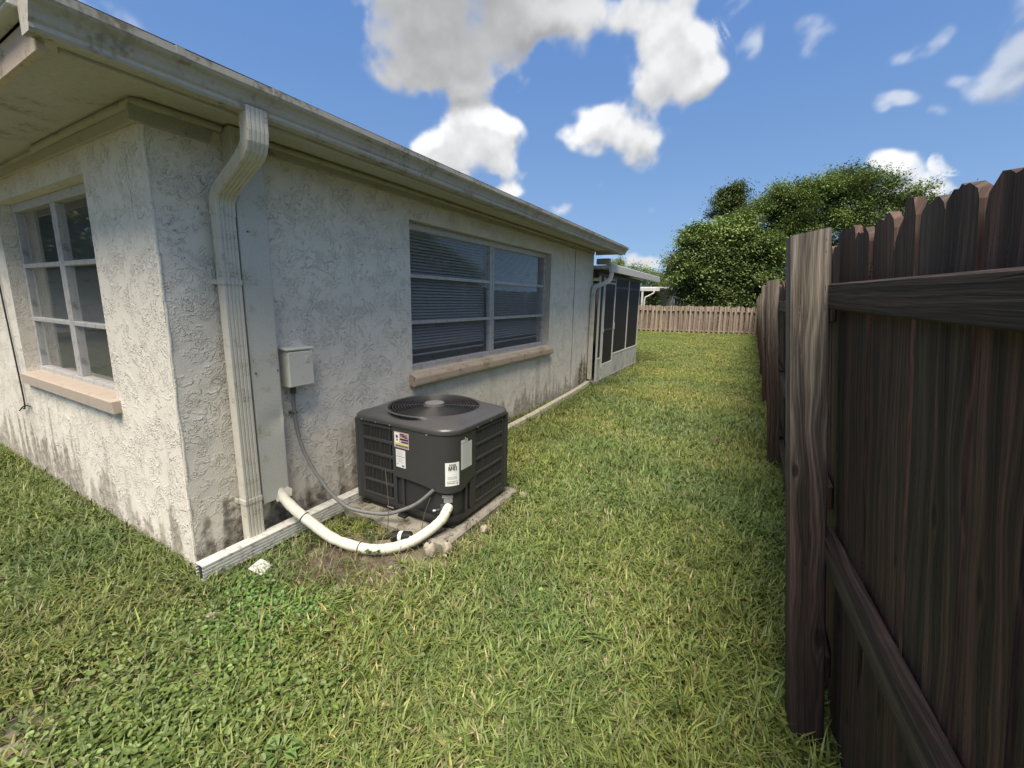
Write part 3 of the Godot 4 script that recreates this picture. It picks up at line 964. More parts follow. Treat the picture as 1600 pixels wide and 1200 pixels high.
	mb.xf = mb.xf * Transform3D(Basis(Vector3(0, 1, 0), 1.45) * Basis(Vector3(1, 0, 0), -0.35), Vector3(0.105, 0.292, -0.475))
	mb.board(fl, 0.003)
	put("bent_flap", mb, M.duct_paint, o)
	for q in [Vector3(0.0885, 1.10, -0.375), Vector3(0.0885, 1.10, -0.508), Vector3(0.0885, 1.9, -0.40)]:
		mb = at_base(MB.new(), o.position)
		mb.tube([q, q + Vector3(0.003, 0, 0)], 0.005, 8)
		put("screw", mb, M.dark_metal, o)
	# disconnect box
	o = thing("electrical_box", Vector3(0.05, 0.975, -0.655), "cream outdoor electrical disconnect box mounted on the side wall", "electrical box")
	mb = at_base(MB.new(), o.position)
	mb.box(Vector3(0.046, 1.095, -0.655), Vector3(0.092, 0.235, 0.165), 0.004)
	put("body", mb, M.box_paint, o)
	mb = at_base(MB.new(), o.position)
	mb.box(Vector3(0.098, 1.092, -0.657), Vector3(0.014, 0.225, 0.172), 0.005)
	mb.box(Vector3(0.106, 1.15, -0.70), Vector3(0.004, 0.04, 0.03), 0.001)
	put("door", mb, M.box_paint, o)
	mb = at_base(MB.new(), o.position)
	mb.box(Vector3(0.052, 1.222, -0.655), Vector3(0.112, 0.016, 0.19), 0.005, Basis(Vector3(0, 0, 1), -0.07))
	put("rain_hood", mb, M.box_paint, o)
	mb = at_base(MB.new(), o.position)
	mb.box(Vector3(0.003, 1.10, -0.58), Vector3(0.012, 0.26, 0.03), 0.003)
	put("mounting_flange", mb, M.box_paint, o)
	# conduit to the unit
	o = thing("conduit", Vector3(0.05, 0.957, -0.622), "grey flexible conduit looping from the electrical box to the air conditioner", "conduit")
	mb = at_base(MB.new(), o.position)
	var pts := [Vector3(0.05, 0.985, -0.622), Vector3(0.048, 0.93, -0.622), Vector3(0.045, 0.777, -0.624), Vector3(0.07, 0.603, -0.633), Vector3(0.125, 0.45, -0.656), Vector3(0.218, 0.288, -0.697), Vector3(0.295, 0.196, -0.732), Vector3(0.39, 0.143, -0.772), Vector3(0.577, 0.125, -0.858), Vector3(0.70, 0.165, -0.912), Vector3(0.80, 0.225, -0.95), Vector3(0.90, 0.325, -0.992)]
	mb.tube(spline(pts, 7), 0.0125, 10)
	put("tube", mb, M.conduit, o)
	mb = at_base(MB.new(), o.position)
	mb.tube([Vector3(0.05, 0.99, -0.622), Vector3(0.05, 0.955, -0.622), Vector3(0.049, 0.93, -0.622)], 0.0175, 12)
	mb.box(Vector3(0.03, 0.80, -0.624), Vector3(0.05, 0.014, 0.034), 0.003)
	put("fitting", mb, M.dark_metal, o)
	# insulated refrigerant line
	o = thing("insulated_pipe", Vector3(0.63, 0.02, -0.60), "white insulated refrigerant pipe sagging from the wall cover to the air conditioner", "pipe")
	mb = at_base(MB.new(), o.position)
	pts = [Vector3(0.055, 0.36, -0.462), Vector3(0.085, 0.292, -0.472), Vector3(0.17, 0.215, -0.492), Vector3(0.289, 0.145, -0.518), Vector3(0.449, 0.066, -0.553), Vector3(0.631, 0.036, -0.60), Vector3(0.76, 0.036, -0.655), Vector3(0.86, 0.045, -0.765), Vector3(0.935, 0.092, -0.868), Vector3(0.990, 0.155, -0.950), Vector3(1.000, 0.198, -0.985), Vector3(0.985, 0.205, -1.03)]
	var sc := []
	var sp := spline(pts, 8)
	for k in sp.size():
		sc.append(1.0 + 0.035 * sin(k * 1.9) * sin(k * 0.53) + (-0.09 if k % 23 == 11 else 0.0))
	mb.tube(sp, 0.032, 14, sc)
	put("insulation", mb, M.insulation, o)
	for f in [0.245, 0.46, 0.66, 0.82]:
		mb = at_base(MB.new(), o.position)
		var k := int(sp.size() * f)
		mb.tube([sp[k], sp[k].lerp(sp[k + 1], 0.35)], 0.0345, 14)
		put("tape_band", mb, M.tape if f < 0.5 else M.insulation, o)
	o = thing("filter_drier", Vector3(0.76, 0.03, -0.83), "small black cylinder with white label lying beside the insulated pipe", "filter")
	mb = MB.new()
	var dir := Vector3(0.9, 0.12, -0.25).normalized() * 0.062
	mb.tube([-dir * 1.15, -dir * 1.1, -dir, dir, dir * 1.1, dir * 1.15], 0.036, 14, [0.3, 0.8, 1.0, 1.0, 0.8, 0.3])
	put("body", mb, M.black_rubber, o)
	mb = MB.new()
	mb.tube([-dir * 0.2, dir * 0.2], 0.0368, 14)
	put("label", mb, M.paper, o)
	mb = MB.new()
	mb.tube(spline([-dir * 1.1, -dir * 2.2 + Vector3(0, -0.012, 0.02), -dir * 4.0 + Vector3(0, -0.02, 0.05)], 6), 0.006, 8)
	mb.tube(spline([dir * 1.1, dir * 2.4 + Vector3(0.0, 0.01, -0.01), Vector3(0.17, 0.06, -0.10), Vector3(0.19, 0.17, -0.16)], 6), 0.008, 8)
	put("copper_line", mb, M.black_rubber, o)
	# loose cable on the front wall
	o = thing("cable", Vector3(-2.69, 0.6, 0.0), "thin black cable hanging down the front wall left of the window", "cable")
	mb = at_base(MB.new(), o.position)
	mb.tube(spline([Vector3(-2.80, 2.30, 0.012), Vector3(-2.776, 1.587, 0.012), Vector3(-2.735, 1.10, 0.012), Vector3(-2.69, 0.63, 0.014), Vector3(-2.67, 0.575, 0.03)], 6), 0.006, 6)
	mb.tube(spline([Vector3(-2.55, 0.61, 0.012), Vector3(-2.67, 0.60, 0.02), Vector3(-2.80, 0.54, 0.03)], 5), 0.005, 6)
	put("wire", mb, M.black_rubber, o)

func spline(p: Array, n: int) -> Array:
	var out := []
	for k in p.size() - 1:
		var a: Vector3 = p[max(k - 1, 0)]
		var b: Vector3 = p[k]
		var c: Vector3 = p[k + 1]
		var d: Vector3 = p[min(k + 2, p.size() - 1)]
		for j in n:
			out.append(b.cubic_interpolate(c, a, d, float(j) / n))
	out.append(p[p.size() - 1])
	return out

# ---------------------------------------------------------------- air conditioner
const AX0 := 0.18
const AX1 := 1.04
const AZ1 := -0.99
const AZ0 := -1.72

func ac_outline(off: float, seg := 8) -> PackedVector2Array:
	# rounded footprint in x, z, starting on the front face; counter-clockwise seen from +y is not needed here
	var p := PackedVector2Array()
	var rr := [0.06, 0.13, 0.09, 0.06]          # front left, front right, back right, back left
	var cs := [Vector2(AX0, AZ1), Vector2(AX1, AZ1), Vector2(AX1, AZ0), Vector2(AX0, AZ0)]
	var sg := [Vector2(1, -1), Vector2(-1, -1), Vector2(-1, 1), Vector2(1, 1)]
	var st := [PI, PI / 2, 0.0, -PI / 2]
	for k in 4:
		var r: float = rr[k]
		var c: Vector2 = cs[k] + sg[k] * r
		for j in seg + 1:
			var a: float = st[k] - PI / 2 * j / seg
			p.append(c + Vector2(cos(a), sin(a)) * (r + off))
	return p

func ac_pt(s: float, y: float, off := 0.0) -> Vector3:
	# s runs along the casing: 0 at the middle of the front right corner, negative along the front face, positive along the right face
	var r := 0.13
	var half := r * PI / 4
	if s < -half:
		return Vector3(AX1 - r + (s + half), y, AZ1 + off)
	if s > half:
		return Vector3(AX1 + off, y, AZ1 - r - (s - half))
	var a := PI / 2 - (s + half) / r
	return Vector3(AX1 - r + cos(a) * (r + off), y, AZ1 - r + sin(a) * (r + off))

func ac_sheet(mb: MB, s0: float, s1: float, ylo: Callable, yhi: Callable, off: float, m := 24, rows := 4) -> void:
	var R := []
	var U := []
	for b in rows + 1:
		var row := []
		var ur := []
		for a in m + 1:
			var s := lerpf(s0, s1, float(a) / m)
			row.append(ac_pt(s, lerpf(yhi.call(s), ylo.call(s), float(b) / rows), off)); ur.append(Vector2(float(a) / m, float(b) / rows))
		R.append(row); U.append(ur)
	mb.skin(R, U, true)

func ring(off: float, y: float) -> Array:
	var out := []
	for q in ac_outline(off):
		out.append(Vector3(q.x, y, q.y))
	return out

func print_tex(w: int, h: int, bg: Color, rects: Array) -> ImageTexture:
	var im := Image.create_empty(w, h, false, Image.FORMAT_RGB8)
	im.fill(bg)
	for q in rects:
		im.fill_rect(Rect2i(q[0], q[1], q[2], q[3]), q[4])
	return ImageTexture.create_from_image(im)

func label_mat(t: Texture2D) -> StandardMaterial3D:
	var m := StandardMaterial3D.new()
	m.resource_name = "printed_label"; m.albedo_texture = t; m.roughness = 0.45
	return m

func lettering(text: String, size: float, at: Vector3, turn: float, parent: Node, mt: Material) -> void:
	var f := SystemFont.new()
	f.font_names = PackedStringArray(["Droid Sans"])
	f.font_weight = 700
	var t := TextMesh.new()
	t.text = text; t.font = f; t.font_size = 64; t.pixel_size = size / 64.0; t.depth = 0.0006
	var o := MeshInstance3D.new()
	o.mesh = t; o.material_override = mt; o.name = "lettering"; o.position = at; o.rotation.y = turn
	parent.add_child(o, true)

func build_ac() -> void:
	var base := Vector3(0.61, 0.075, -1.355)
	var ac := thing("air_conditioner", base, "dark grey outdoor air conditioner unit on a concrete pad by the side wall", "air conditioner")
	var mb := at_base(MB.new(), base)
	mb.skin([ring(-0.012, 0.115), ring(-0.012, 0.075)], [], true, true)
	put("base_pan", mb, M.ac_black, ac)
	mb = at_base(MB.new(), base)
	mb.skin([ring(-0.035, 0.71), ring(-0.035, 0.09)], [], true, true)
	put("coil", mb, M.ac_coil, ac)
	# cabinet bands above and below the louvres
	mb = at_base(MB.new(), base)
	mb.skin([ring(0.0, 0.715), ring(0.0, 0.690)], [], true, true)
	put("cabinet_band", mb, M.ac_paint, ac)
	mb = at_base(MB.new(), base)
	mb.skin([ring(0.0, 0.145), ring(0.0, 0.10), ring(-0.03, 0.10)], [], true, true)
	put("cabinet_band", mb, M.ac_paint, ac)
	# louvred panels: front left, right rear, and the two at the back
	var h := 0.13 * PI / 4
	var sf0 := -(AX1 - 0.13 - (AX0 + 0.06)) - h
	var panels := [[sf0, -(AX1 - 0.13 - 0.555) - h], [(-1.245 - (AZ1 - 0.13)) * -1.0 + h, (AZ1 - 0.13 - (AZ0 + 0.09)) + h]]
	for q in panels:
		var pn := Node3D.new()
		pn.name = "louvre_panel"
		ac.add_child(pn, true)
		var s0: float = q[0]
		var s1: float = q[1]
		var fr := at_base(MB.new(), base)
		var bar := func(m: MB, sa: float, sb: float, ya: float, yb: float, oa: float, ob: float) -> void:
			var p0 := ac_pt(sa, ya, oa)
			var p1 := ac_pt(sb, yb, ob)
			m.box((p0 + p1) / 2, (p1 - p0).abs(), 0.0025)
		bar.call(fr, s0 - 0.045, s0 + 0.022, 0.146, 0.689, -0.014, 0.001)
		bar.call(fr, s1 - 0.018, s1, 0.146, 0.689, -0.014, 0.001)
		put("frame", fr, M.ac_paint, pn)
		for k in 6:
			var rb := at_base(MB.new(), base)
			var y := 0.158 + k * 0.1035
			bar.call(rb, s0 + 0.022, s1 - 0.018, y - 0.011, y + 0.011, -0.014, 0.003)
			put("rib", rb, M.ac_paint, pn)
		var sl := at_base(MB.new(), base)
		var n := int((s1 - s0 - 0.045) / 0.0145)
		for k in 5:
			for j in n:
				var s: float = s0 + 0.029 + j * 0.0145
				bar.call(sl, s, s + 0.0062, 0.169 + k * 0.1035, 0.2505 + k * 0.1035, -0.010, 0.000 + (0.003 if j % 6 == 5 else 0.0))
		put("louvre_slats", sl, M.ac_paint, pn).set_meta("kind", "stuff")
	mb = at_base(MB.new(), base)
	mb.box(Vector3(AX0 + 0.004, 0.41, -1.355), Vector3(0.01, 0.56, 0.60), 0.002)
	mb.box(Vector3(0.60, 0.41, AZ0 + 0.004), Vector3(0.72, 0.56, 0.01), 0.002)
	for k in 20:
		mb.box(Vector3(AX0 + 0.0, 0.41, -1.64 + k * 0.03), Vector3(0.008, 0.52, 0.008))
		mb.box(Vector3(0.3 + k * 0.032, 0.41, AZ0), Vector3(0.008, 0.52, 0.008))
	for q in [[AX0 + 0.03, AZ1 - 0.03], [AX1 - 0.04, AZ0 + 0.04], [AX0 + 0.03, AZ0 + 0.03]]:
		mb.tube([Vector3(q[0], 0.70, q[1]), Vector3(q[0], 0.11, q[1])], 0.0445, 20)
	put("rear_panel", mb, M.ac_paint, ac)
	# corner access panels
	var lip := func(s: float) -> float: return 0.345 - 0.035 * exp(-pow(s / 0.17, 2.0)) + (0.025 if s > 0.1 else 0.0) * sstep(0.1, 0.22, s)
	var top := func(_s: float) -> float: return 0.712
	var sa := -(AX1 - 0.13 - 0.553) - h
	var sb := -(-1.243 - (AZ1 - 0.13)) + h
	mb = at_base(MB.new(), base)
	ac_sheet(mb, sa, sb, lip, top, 0.007, 40, 6)
	var l2 := func(s: float) -> float: return lip.call(s) - 0.002
	ac_sheet(mb, sa, sb, l2, lip, 0.005, 40, 1)
	var R := []
	for off in [0.007, -0.022]:
		var row := []
		for a in 41:
			var s := lerpf(sa, sb, a / 40.0)
			row.append(ac_pt(s, lip.call(s), off))
		R.append(row)
	mb.skin(R, [])
	put("access_panel", mb, M.ac_paint, ac)
	mb = at_base(MB.new(), base)
	var lo := func(_s: float) -> float: return 0.105
	var up := func(_s: float) -> float: return 0.40
	ac_sheet(mb, sa, sb, lo, up, -0.016, 40, 3)
	put("valve_panel", mb, M.ac_dark, ac)
	mb = at_base(MB.new(), base)
	for s in [sa + 0.008, sa + 0.075, sb - 0.008, sb - 0.085]:
		var p := ac_pt(s, 0.24, -0.006)
		mb.box(p, Vector3(0.018, 0.25, 0.018) , 0.005)
	put("valve_panel_ribs", mb, M.ac_paint, ac)
	# lid: skirt, shoulder, dome and rim
	var cx := 0.61
	var cz := -1.355
	var N := 96
	var lines := [[0.006, 0.698, 1.0], [0.012, 0.700, 1.0], [0.012, 0.722, 1.0], [0.007, 0.733, 1.0], [-0.006, 0.742, 1.0], [-0.03, 0.750, 1.0], [-0.05, 0.757, 1.0], [0.0, 0.772, 0.5], [0.345, 0.778, 0.0], [0.338, 0.779, 0.0], [0.332, 0.776, 0.0], [0.329, 0.768, 0.0], [0.330, 0.70, 0.0]]
	var rows := []
	for q in lines:
		var row := []
		var poly := ac_outline(q[0] if q[2] > 0.0 else 0.0, 10)
		for k in N:
			var a := TAU * k / N
			var d := Vector2(cos(a), sin(a))
			var best := 0.4
			if q[2] > 0.0:
				var po := ac_outline(-0.05, 10) if q[2] < 1.0 else poly
				for j in po.size():
					var hit = Geometry2D.segment_intersects_segment(Vector2(cx, cz), Vector2(cx, cz) + d * 2.0, po[j], po[(j + 1) % po.size()])
					if hit != null:
						best = Vector2(cx, cz).distance_to(hit)
			var rad: float = best
			if q[2] == 0.0:
				rad = q[0]
			elif q[2] < 1.0:
				rad = maxf(lerpf(best, 0.346, 0.5), 0.354)
			else:
				rad = best
			row.append(Vector3(cx + d.x * rad, q[1], cz + d.y * rad))
		rows.append(row)
	mb = at_base(MB.new(), base)
	mb.skin(rows, [], true, true)
	put("lid", mb, M.ac_gloss_sky_sheen, ac)
	mb = at_base(MB.new(), base)
	for k in 12:
		var r := 0.096 + k * 0.0205
		var ring_ := []
		for j in 49:
			ring_.append(Vector3(cx + cos(TAU * j / 48) * r, 0.780 - 0.006 * pow(r / 0.33, 2.0), cz + sin(TAU * j / 48) * r))
		mb.tube(ring_, 0.0040, 5, [], false)
	for k in 8:
		var a := TAU * (k + 0.3) / 8
		mb.tube([Vector3(cx + cos(a) * 0.06, 0.778, cz + sin(a) * 0.06), Vector3(cx + cos(a) * 0.335, 0.770, cz + sin(a) * 0.335)], 0.003, 6)
	put("fan_guard", mb, M.ac_wire, ac)
	mb = at_base(MB.new(), base)
	mb.tube([Vector3(cx, 0.772, cz), Vector3(cx, 0.786, cz), Vector3(cx, 0.792, cz), Vector3(cx, 0.794, cz)], 0.082, 32, [1.0, 1.0, 0.95, 0.85])
	put("hub_cap", mb, M.ac_hub, ac)
	mb = at_base(MB.new(), base)
	mb.tube([Vector3(cx, 0.77, cz), Vector3(cx, 0.62, cz)], 0.07, 20)
	put("motor", mb, M.ac_black, ac)
	for k in 3:
		var fan := MB.new()
		var a := TAU * k / 3.0 + 0.5
		var br := []
		for u in 5:
			var row := []
			var r := 0.07 + u * 0.06
			for w in 7:
				var t := (w / 6.0 - 0.5) * (1.0 + 0.5 * u / 4.0)
				row.append(Vector3(cos(a + t) * r, -t * 0.07, sin(a + t) * r))
			br.append(row)
		fan.skin(br, [])
		var o := put("fan_blade", fan, M.ac_black, ac)
		o.position = Vector3(0, 0.66 - 0.075, 0)
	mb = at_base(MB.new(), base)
	mb.box(Vector3(0.80, 0.735, -1.30), Vector3(0.10, 0.003, 0.085), 0.0, Basis(Vector3(0, 1, 0), 0.5))  # pale plate standing for the patch of light seen through the guard
	put("light_patch_plate", mb, M.paper, ac)
	# screws
	for q in [[sf0 + 0.02, 0.703], [sf0 + 0.16, 0.703], [sa - 0.02, 0.703], [sa + 0.30, 0.69], [sb - 0.11, 0.66], [sb + 0.03, 0.70], [sb + 0.2, 0.703]]:
		var sc := at_base(MB.new(), base)
		var p := ac_pt(q[0], q[1], 0.006)
		var d := ac_pt(q[0], q[1], 0.013) - p
		sc.tube([p, p + d], 0.0055, 8)
		put("screw", sc, M.steel, ac)
	# printed labels on the casing
	var K := Color(0.12, 0.12, 0.12)
	var tx := []
	tx.append([2, 4, 20, 54, Color(0.93, 0.93, 0.91)])
	tx.append([8, 14, 9, 12, K]); tx.append([10, 30, 6, 8, K])
	for r in 3:
		tx.append([26, 5 + r * 6, 34, 3, Color(0.35, 0.18, 0.2)])
		tx.append([26 + r * 9, 8 + r * 6, 20, 2, Color(0.1, 0.05, 0.07)])
	tx.append([26, 25, 36, 8, Color(0.22, 0.12, 0.14)]); tx.append([32, 36, 30, 7, Color(0.2, 0.15, 0.42)])
	tx.append([4, 46, 58, 7, Color(0.8, 0.82, 0.35)]); tx.append([4, 54, 58, 6, Color(0.35, 0.37, 0.32)])
	for r in 8:
		tx.append([6 + r * 7, 61, 4, 2, K])
	label_on(ac, base, -(AX1 - 0.13 - 0.567) - h, -(AX1 - 0.13 - 0.698) - h, 0.558, 0.668, print_tex(64, 66, Color(0.80, 0.72, 0.73), tx))
	tx = []
	for r in 5:
		tx.append([6, 6 + r * 5, 34 + (r * 7) % 14, 1, Color(0.55, 0.55, 0.56)])
	tx.append([4, 32, 48, 2, K])
	for r in 6:
		tx.append([8, 40 + r * 4, 30 + (r * 11) % 16, 1, Color(0.62, 0.62, 0.62)])
	tx.append([34, 72, 4, 7, K]); tx.append([39, 72, 2, 7, K]); tx.append([42, 72, 6, 7, K]); tx.append([7, 66, 5, 6, Color(0.5, 0.5, 0.5)])
	label_on(ac, base, -(AX1 - 0.13 - 0.580) - h, -(AX1 - 0.13 - 0.665) - h, 0.420, 0.546, print_tex(56, 84, Color(0.90, 0.90, 0.90), tx), 0.009)
	tx = []
	for r in 3:
		tx.append([10, 68 + r * 5, 40, 2, Color(0.62, 0.64, 0.63)])
	tx.append([7, 90, 46, 2, Color(0.35, 0.36, 0.36)]); tx.append([8, 96, 34, 6, Color(0.66, 0.68, 0.67)]); tx.append([47, 98, 6, 3, K]); tx.append([49, 102, 3, 5, K])
	label_on(ac, base, -0.030, 0.058, 0.362, 0.520, print_tex(60, 112, Color(0.92, 0.94, 0.93), tx))
	var lp := ac_pt(0.014, 0.482, 0.0105)
	var d := (ac_pt(0.014, 0.482, 0.1) - lp)
	lettering("ME!", 0.034, lp - base, atan2(d.x, d.z), ac, M.ink)
	lettering("SCAN", 0.018, lp - base + Vector3(0, 0.023, 0), atan2(d.x, d.z), ac, M.ink)
	tx = []
	for r in 9:
		tx.append([6, 8 + r * 10, 60 + (r * 17) % 24, 1, Color(0.70, 0.72, 0.71)])
	tx.append([50, 4, 1, 90, Color(0.72, 0.74, 0.73)])
	label_on(ac, base, (AZ1 - 0.13 + 1.135) + h - 0.045, (AZ1 - 0.13 + 1.205) + h, 0.455, 0.632, print_tex(96, 110, Color(0.78, 0.80, 0.79), tx))
	label_on(ac, base, (AZ1 - 0.13 + 1.135) + h - 0.044, (AZ1 - 0.13 + 1.135) + h + 0.024, 0.634, 0.656, print_tex(8, 8, Color(0.80, 0.81, 0.80), []))
	label_on(ac, base, -0.058, 0.022, 0.270, 0.292, print_tex(8, 8, Color(0.60, 0.60, 0.61), []), -0.013)
	label_on(ac, base, -0.044, 0.018, 0.236, 0.268, print_tex(20, 12, Color(0.58, 0.58, 0.59), [[2, 3, 15, 1, Color(0.4, 0.4, 0.4)], [2, 6, 12, 1, Color(0.4, 0.4, 0.4)], [2, 9, 14, 1, Color(0.4, 0.4, 0.4)]]), -0.013)
	mb = at_base(MB.new(), base)
	mb.box(ac_pt(-0.52, 0.092, -0.009), Vector3(0.06, 0.014, 0.003), 0.0)
	put("base_label", mb, M.paper, ac)
	# service valves
	mb = at_base(MB.new(), base)
	var v0 := ac_pt(-0.055, 0.20, 0.0)
	mb.tube([v0 + Vector3(0, 0.03, 0), v0, v0 + Vector3(0, -0.03, 0.0)], 0.012, 10)
	mb.tube([v0, v0 + Vector3(-0.035, -0.01, 0.02)], 0.007, 8)
	mb.tube([v0 + Vector3(0, -0.03, 0), v0 + Vector3(-0.01, -0.08, 0.02)], 0.008, 8)
	mb.box(ac_pt(-0.02, 0.19, -0.008), Vector3(0.05, 0.07, 0.02), 0.004, Basis(Vector3(0, 1, 0), PI / 4))
	put("service_valve", mb, M.dark_metal, ac)
	mb = at_base(MB.new(), base)
	mb.tube([Vector3(0.985, 0.205, -1.02), Vector3(1.03, 0.215, -0.985)], 0.006, 8)
	mb.tube([v0 + Vector3(-0.035, -0.01, 0.02), v0 + Vector3(-0.05, -0.012, 0.03)], 0.006, 8)
	put("valve_cap", mb, M.paper, ac)
	# pad and feet
	var pad := thing("concrete_pad", Vector3(0.62, 0, -1.33), "stained concrete pad under the air conditioner", "concrete pad")
	mb = MB.new()
	mb.box(Vector3(0, 0.0, 0.0), Vector3(0.94, 0.115, 0.92), 0.014)
	put("slab", mb, M.concrete, pad)
	mb = at_base(MB.new(), base)
	for q in [[0.24, -1.02], [0.98, -1.06], [0.98, -1.66], [0.24, -1.66], [0.62, -0.995]]:
		mb.box(Vector3(q[0], 0.066, q[1]), Vector3(0.07, 0.017, 0.05), 0.004)
	put("feet", mb, M.ac_black, ac)

func label_on(ac: Node, base: Vector3, s0: float, s1: float, y0: float, y1: float, t: Texture2D, off := 0.0085) -> void:
	var mb := at_base(MB.new(), base)
	var a := func(_s: float) -> float: return y0
	var b := func(_s: float) -> float: return y1
	ac_sheet(mb, s0, s1, a, b, off, 10, 1)
	put("label", mb, label_mat(t), ac)

func stone_mesh(seed_: int, r: Vector3) -> MB:
	var f := noise(seed_, 1.1, 2)
	var rows := []
	for a in 9:
		var row := []
		for b in 14:
			var th := PI * a / 8.0
			var ph := TAU * b / 14.0
			var d := Vector3(sin(th) * cos(ph), cos(th), sin(th) * sin(ph))
			row.append(d * r * (1.0 + 0.45 * f.get_noise_3dv(d * 1.3)))
		rows.append(row)
	var mb := MB.new()
	mb.skin(rows, [], false, true)
	return mb

func build_small() -> void:
	var k := 0
	for q in [[1.02, 0.035, -0.80, 0.038, 0.05, 0.03, "pale squarish stone under the end of the insulated pipe", 0.2], [1.09, 0.03, -0.88, 0.03, 0.045, 0.03, "grey stone leaning against the pad corner below the air conditioner", 0.0], [1.17, 0.04, -1.17, 0.028, 0.028, 0.028, "pale round stone in the grass right of the air conditioner", 0.4], [0.80, 0.01, -0.30, 0.035, 0.015, 0.025, "flat tan stone on the bare soil in front of the insulated pipe", 0.4], [0.47, 0.02, 0.14, 0.03, 0.025, 0.025, "pale stone among the weeds before the end of the drain pipe", 0.9], [1.15, 0.02, -1.78, 0.03, 0.03, 0.03, "pale stone in the grass behind the right side of the pad", 0.1]]:
		var o := put("stone", stone_mesh(70 + k, Vector3(q[3], q[4], q[5])), M.stone, self)
		o.position = Vector3(q[0], q[1], q[2]); o.rotation.y = q[7]
		tag(o, q[6], "stone")
		k += 1

# ---------------------------------------------------------------- fences
func picket_outline(w: float, h: float, style := 0) -> PackedVector2Array:
	# board standing on y = 0, x across; dog-eared, worn or broken tops
	var p := PackedVector2Array([Vector2(0, 0), Vector2(w, 0)])
	if style == 1:                # broken: the left shoulder is split away, a spike remains on the right
		p.append_array([Vector2(w, h - 0.035), Vector2(w - 0.012, h), Vector2(w - 0.052, h), Vector2(w - 0.056, h - 0.03), Vector2(w - 0.075, h - 0.045), Vector2(w - 0.10, h - 0.075), Vector2(0.006, h - 0.10), Vector2(0, h - 0.12)])
		return p
	var e := minf(0.030 + rng.randf_range(-0.010, 0.014), w * 0.3)
	p.append(Vector2(w, h - e - rng.randf_range(0, 0.012)))
	p.append(Vector2(w - 0.006, h - e * 0.55)); p.append(Vector2(w - e * 0.9, h - rng.randf_range(0, 0.006)))
	var m := 3
	for k in m:
		p.append(Vector2(lerpf(w - e * 1.2, e * 1.2, (k + 0.5) / m), h - rng.randf_range(0.0, 0.013)))
	p.append(Vector2(e * 0.9, h - rng.randf_range(0, 0.006))); p.append(Vector2(0.006, h - e * 0.6)); p.append(Vector2(0, h - e - rng.randf_range(0, 0.02)))
	return p

# a board with its face towards the side (local -x in the panel), weathered paler towards the top
func fence_board(w: float, h: float, th: float, style: int, low: Color, high: Color, off: Vector2) -> MB:
	var mb := MB.new()
	mb.us = Vector2(1.0 / 0.6, 0.5)
	mb.board(picket_outline(w, h, style), th, off)
	# split the long faces so that the stain can fade over their height
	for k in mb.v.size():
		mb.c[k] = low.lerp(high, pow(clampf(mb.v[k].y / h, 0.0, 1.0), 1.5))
		if absf(mb.n[k].x) > 0.9:            # narrow edges are coloured paler than the faces
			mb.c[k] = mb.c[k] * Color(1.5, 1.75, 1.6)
	return mb

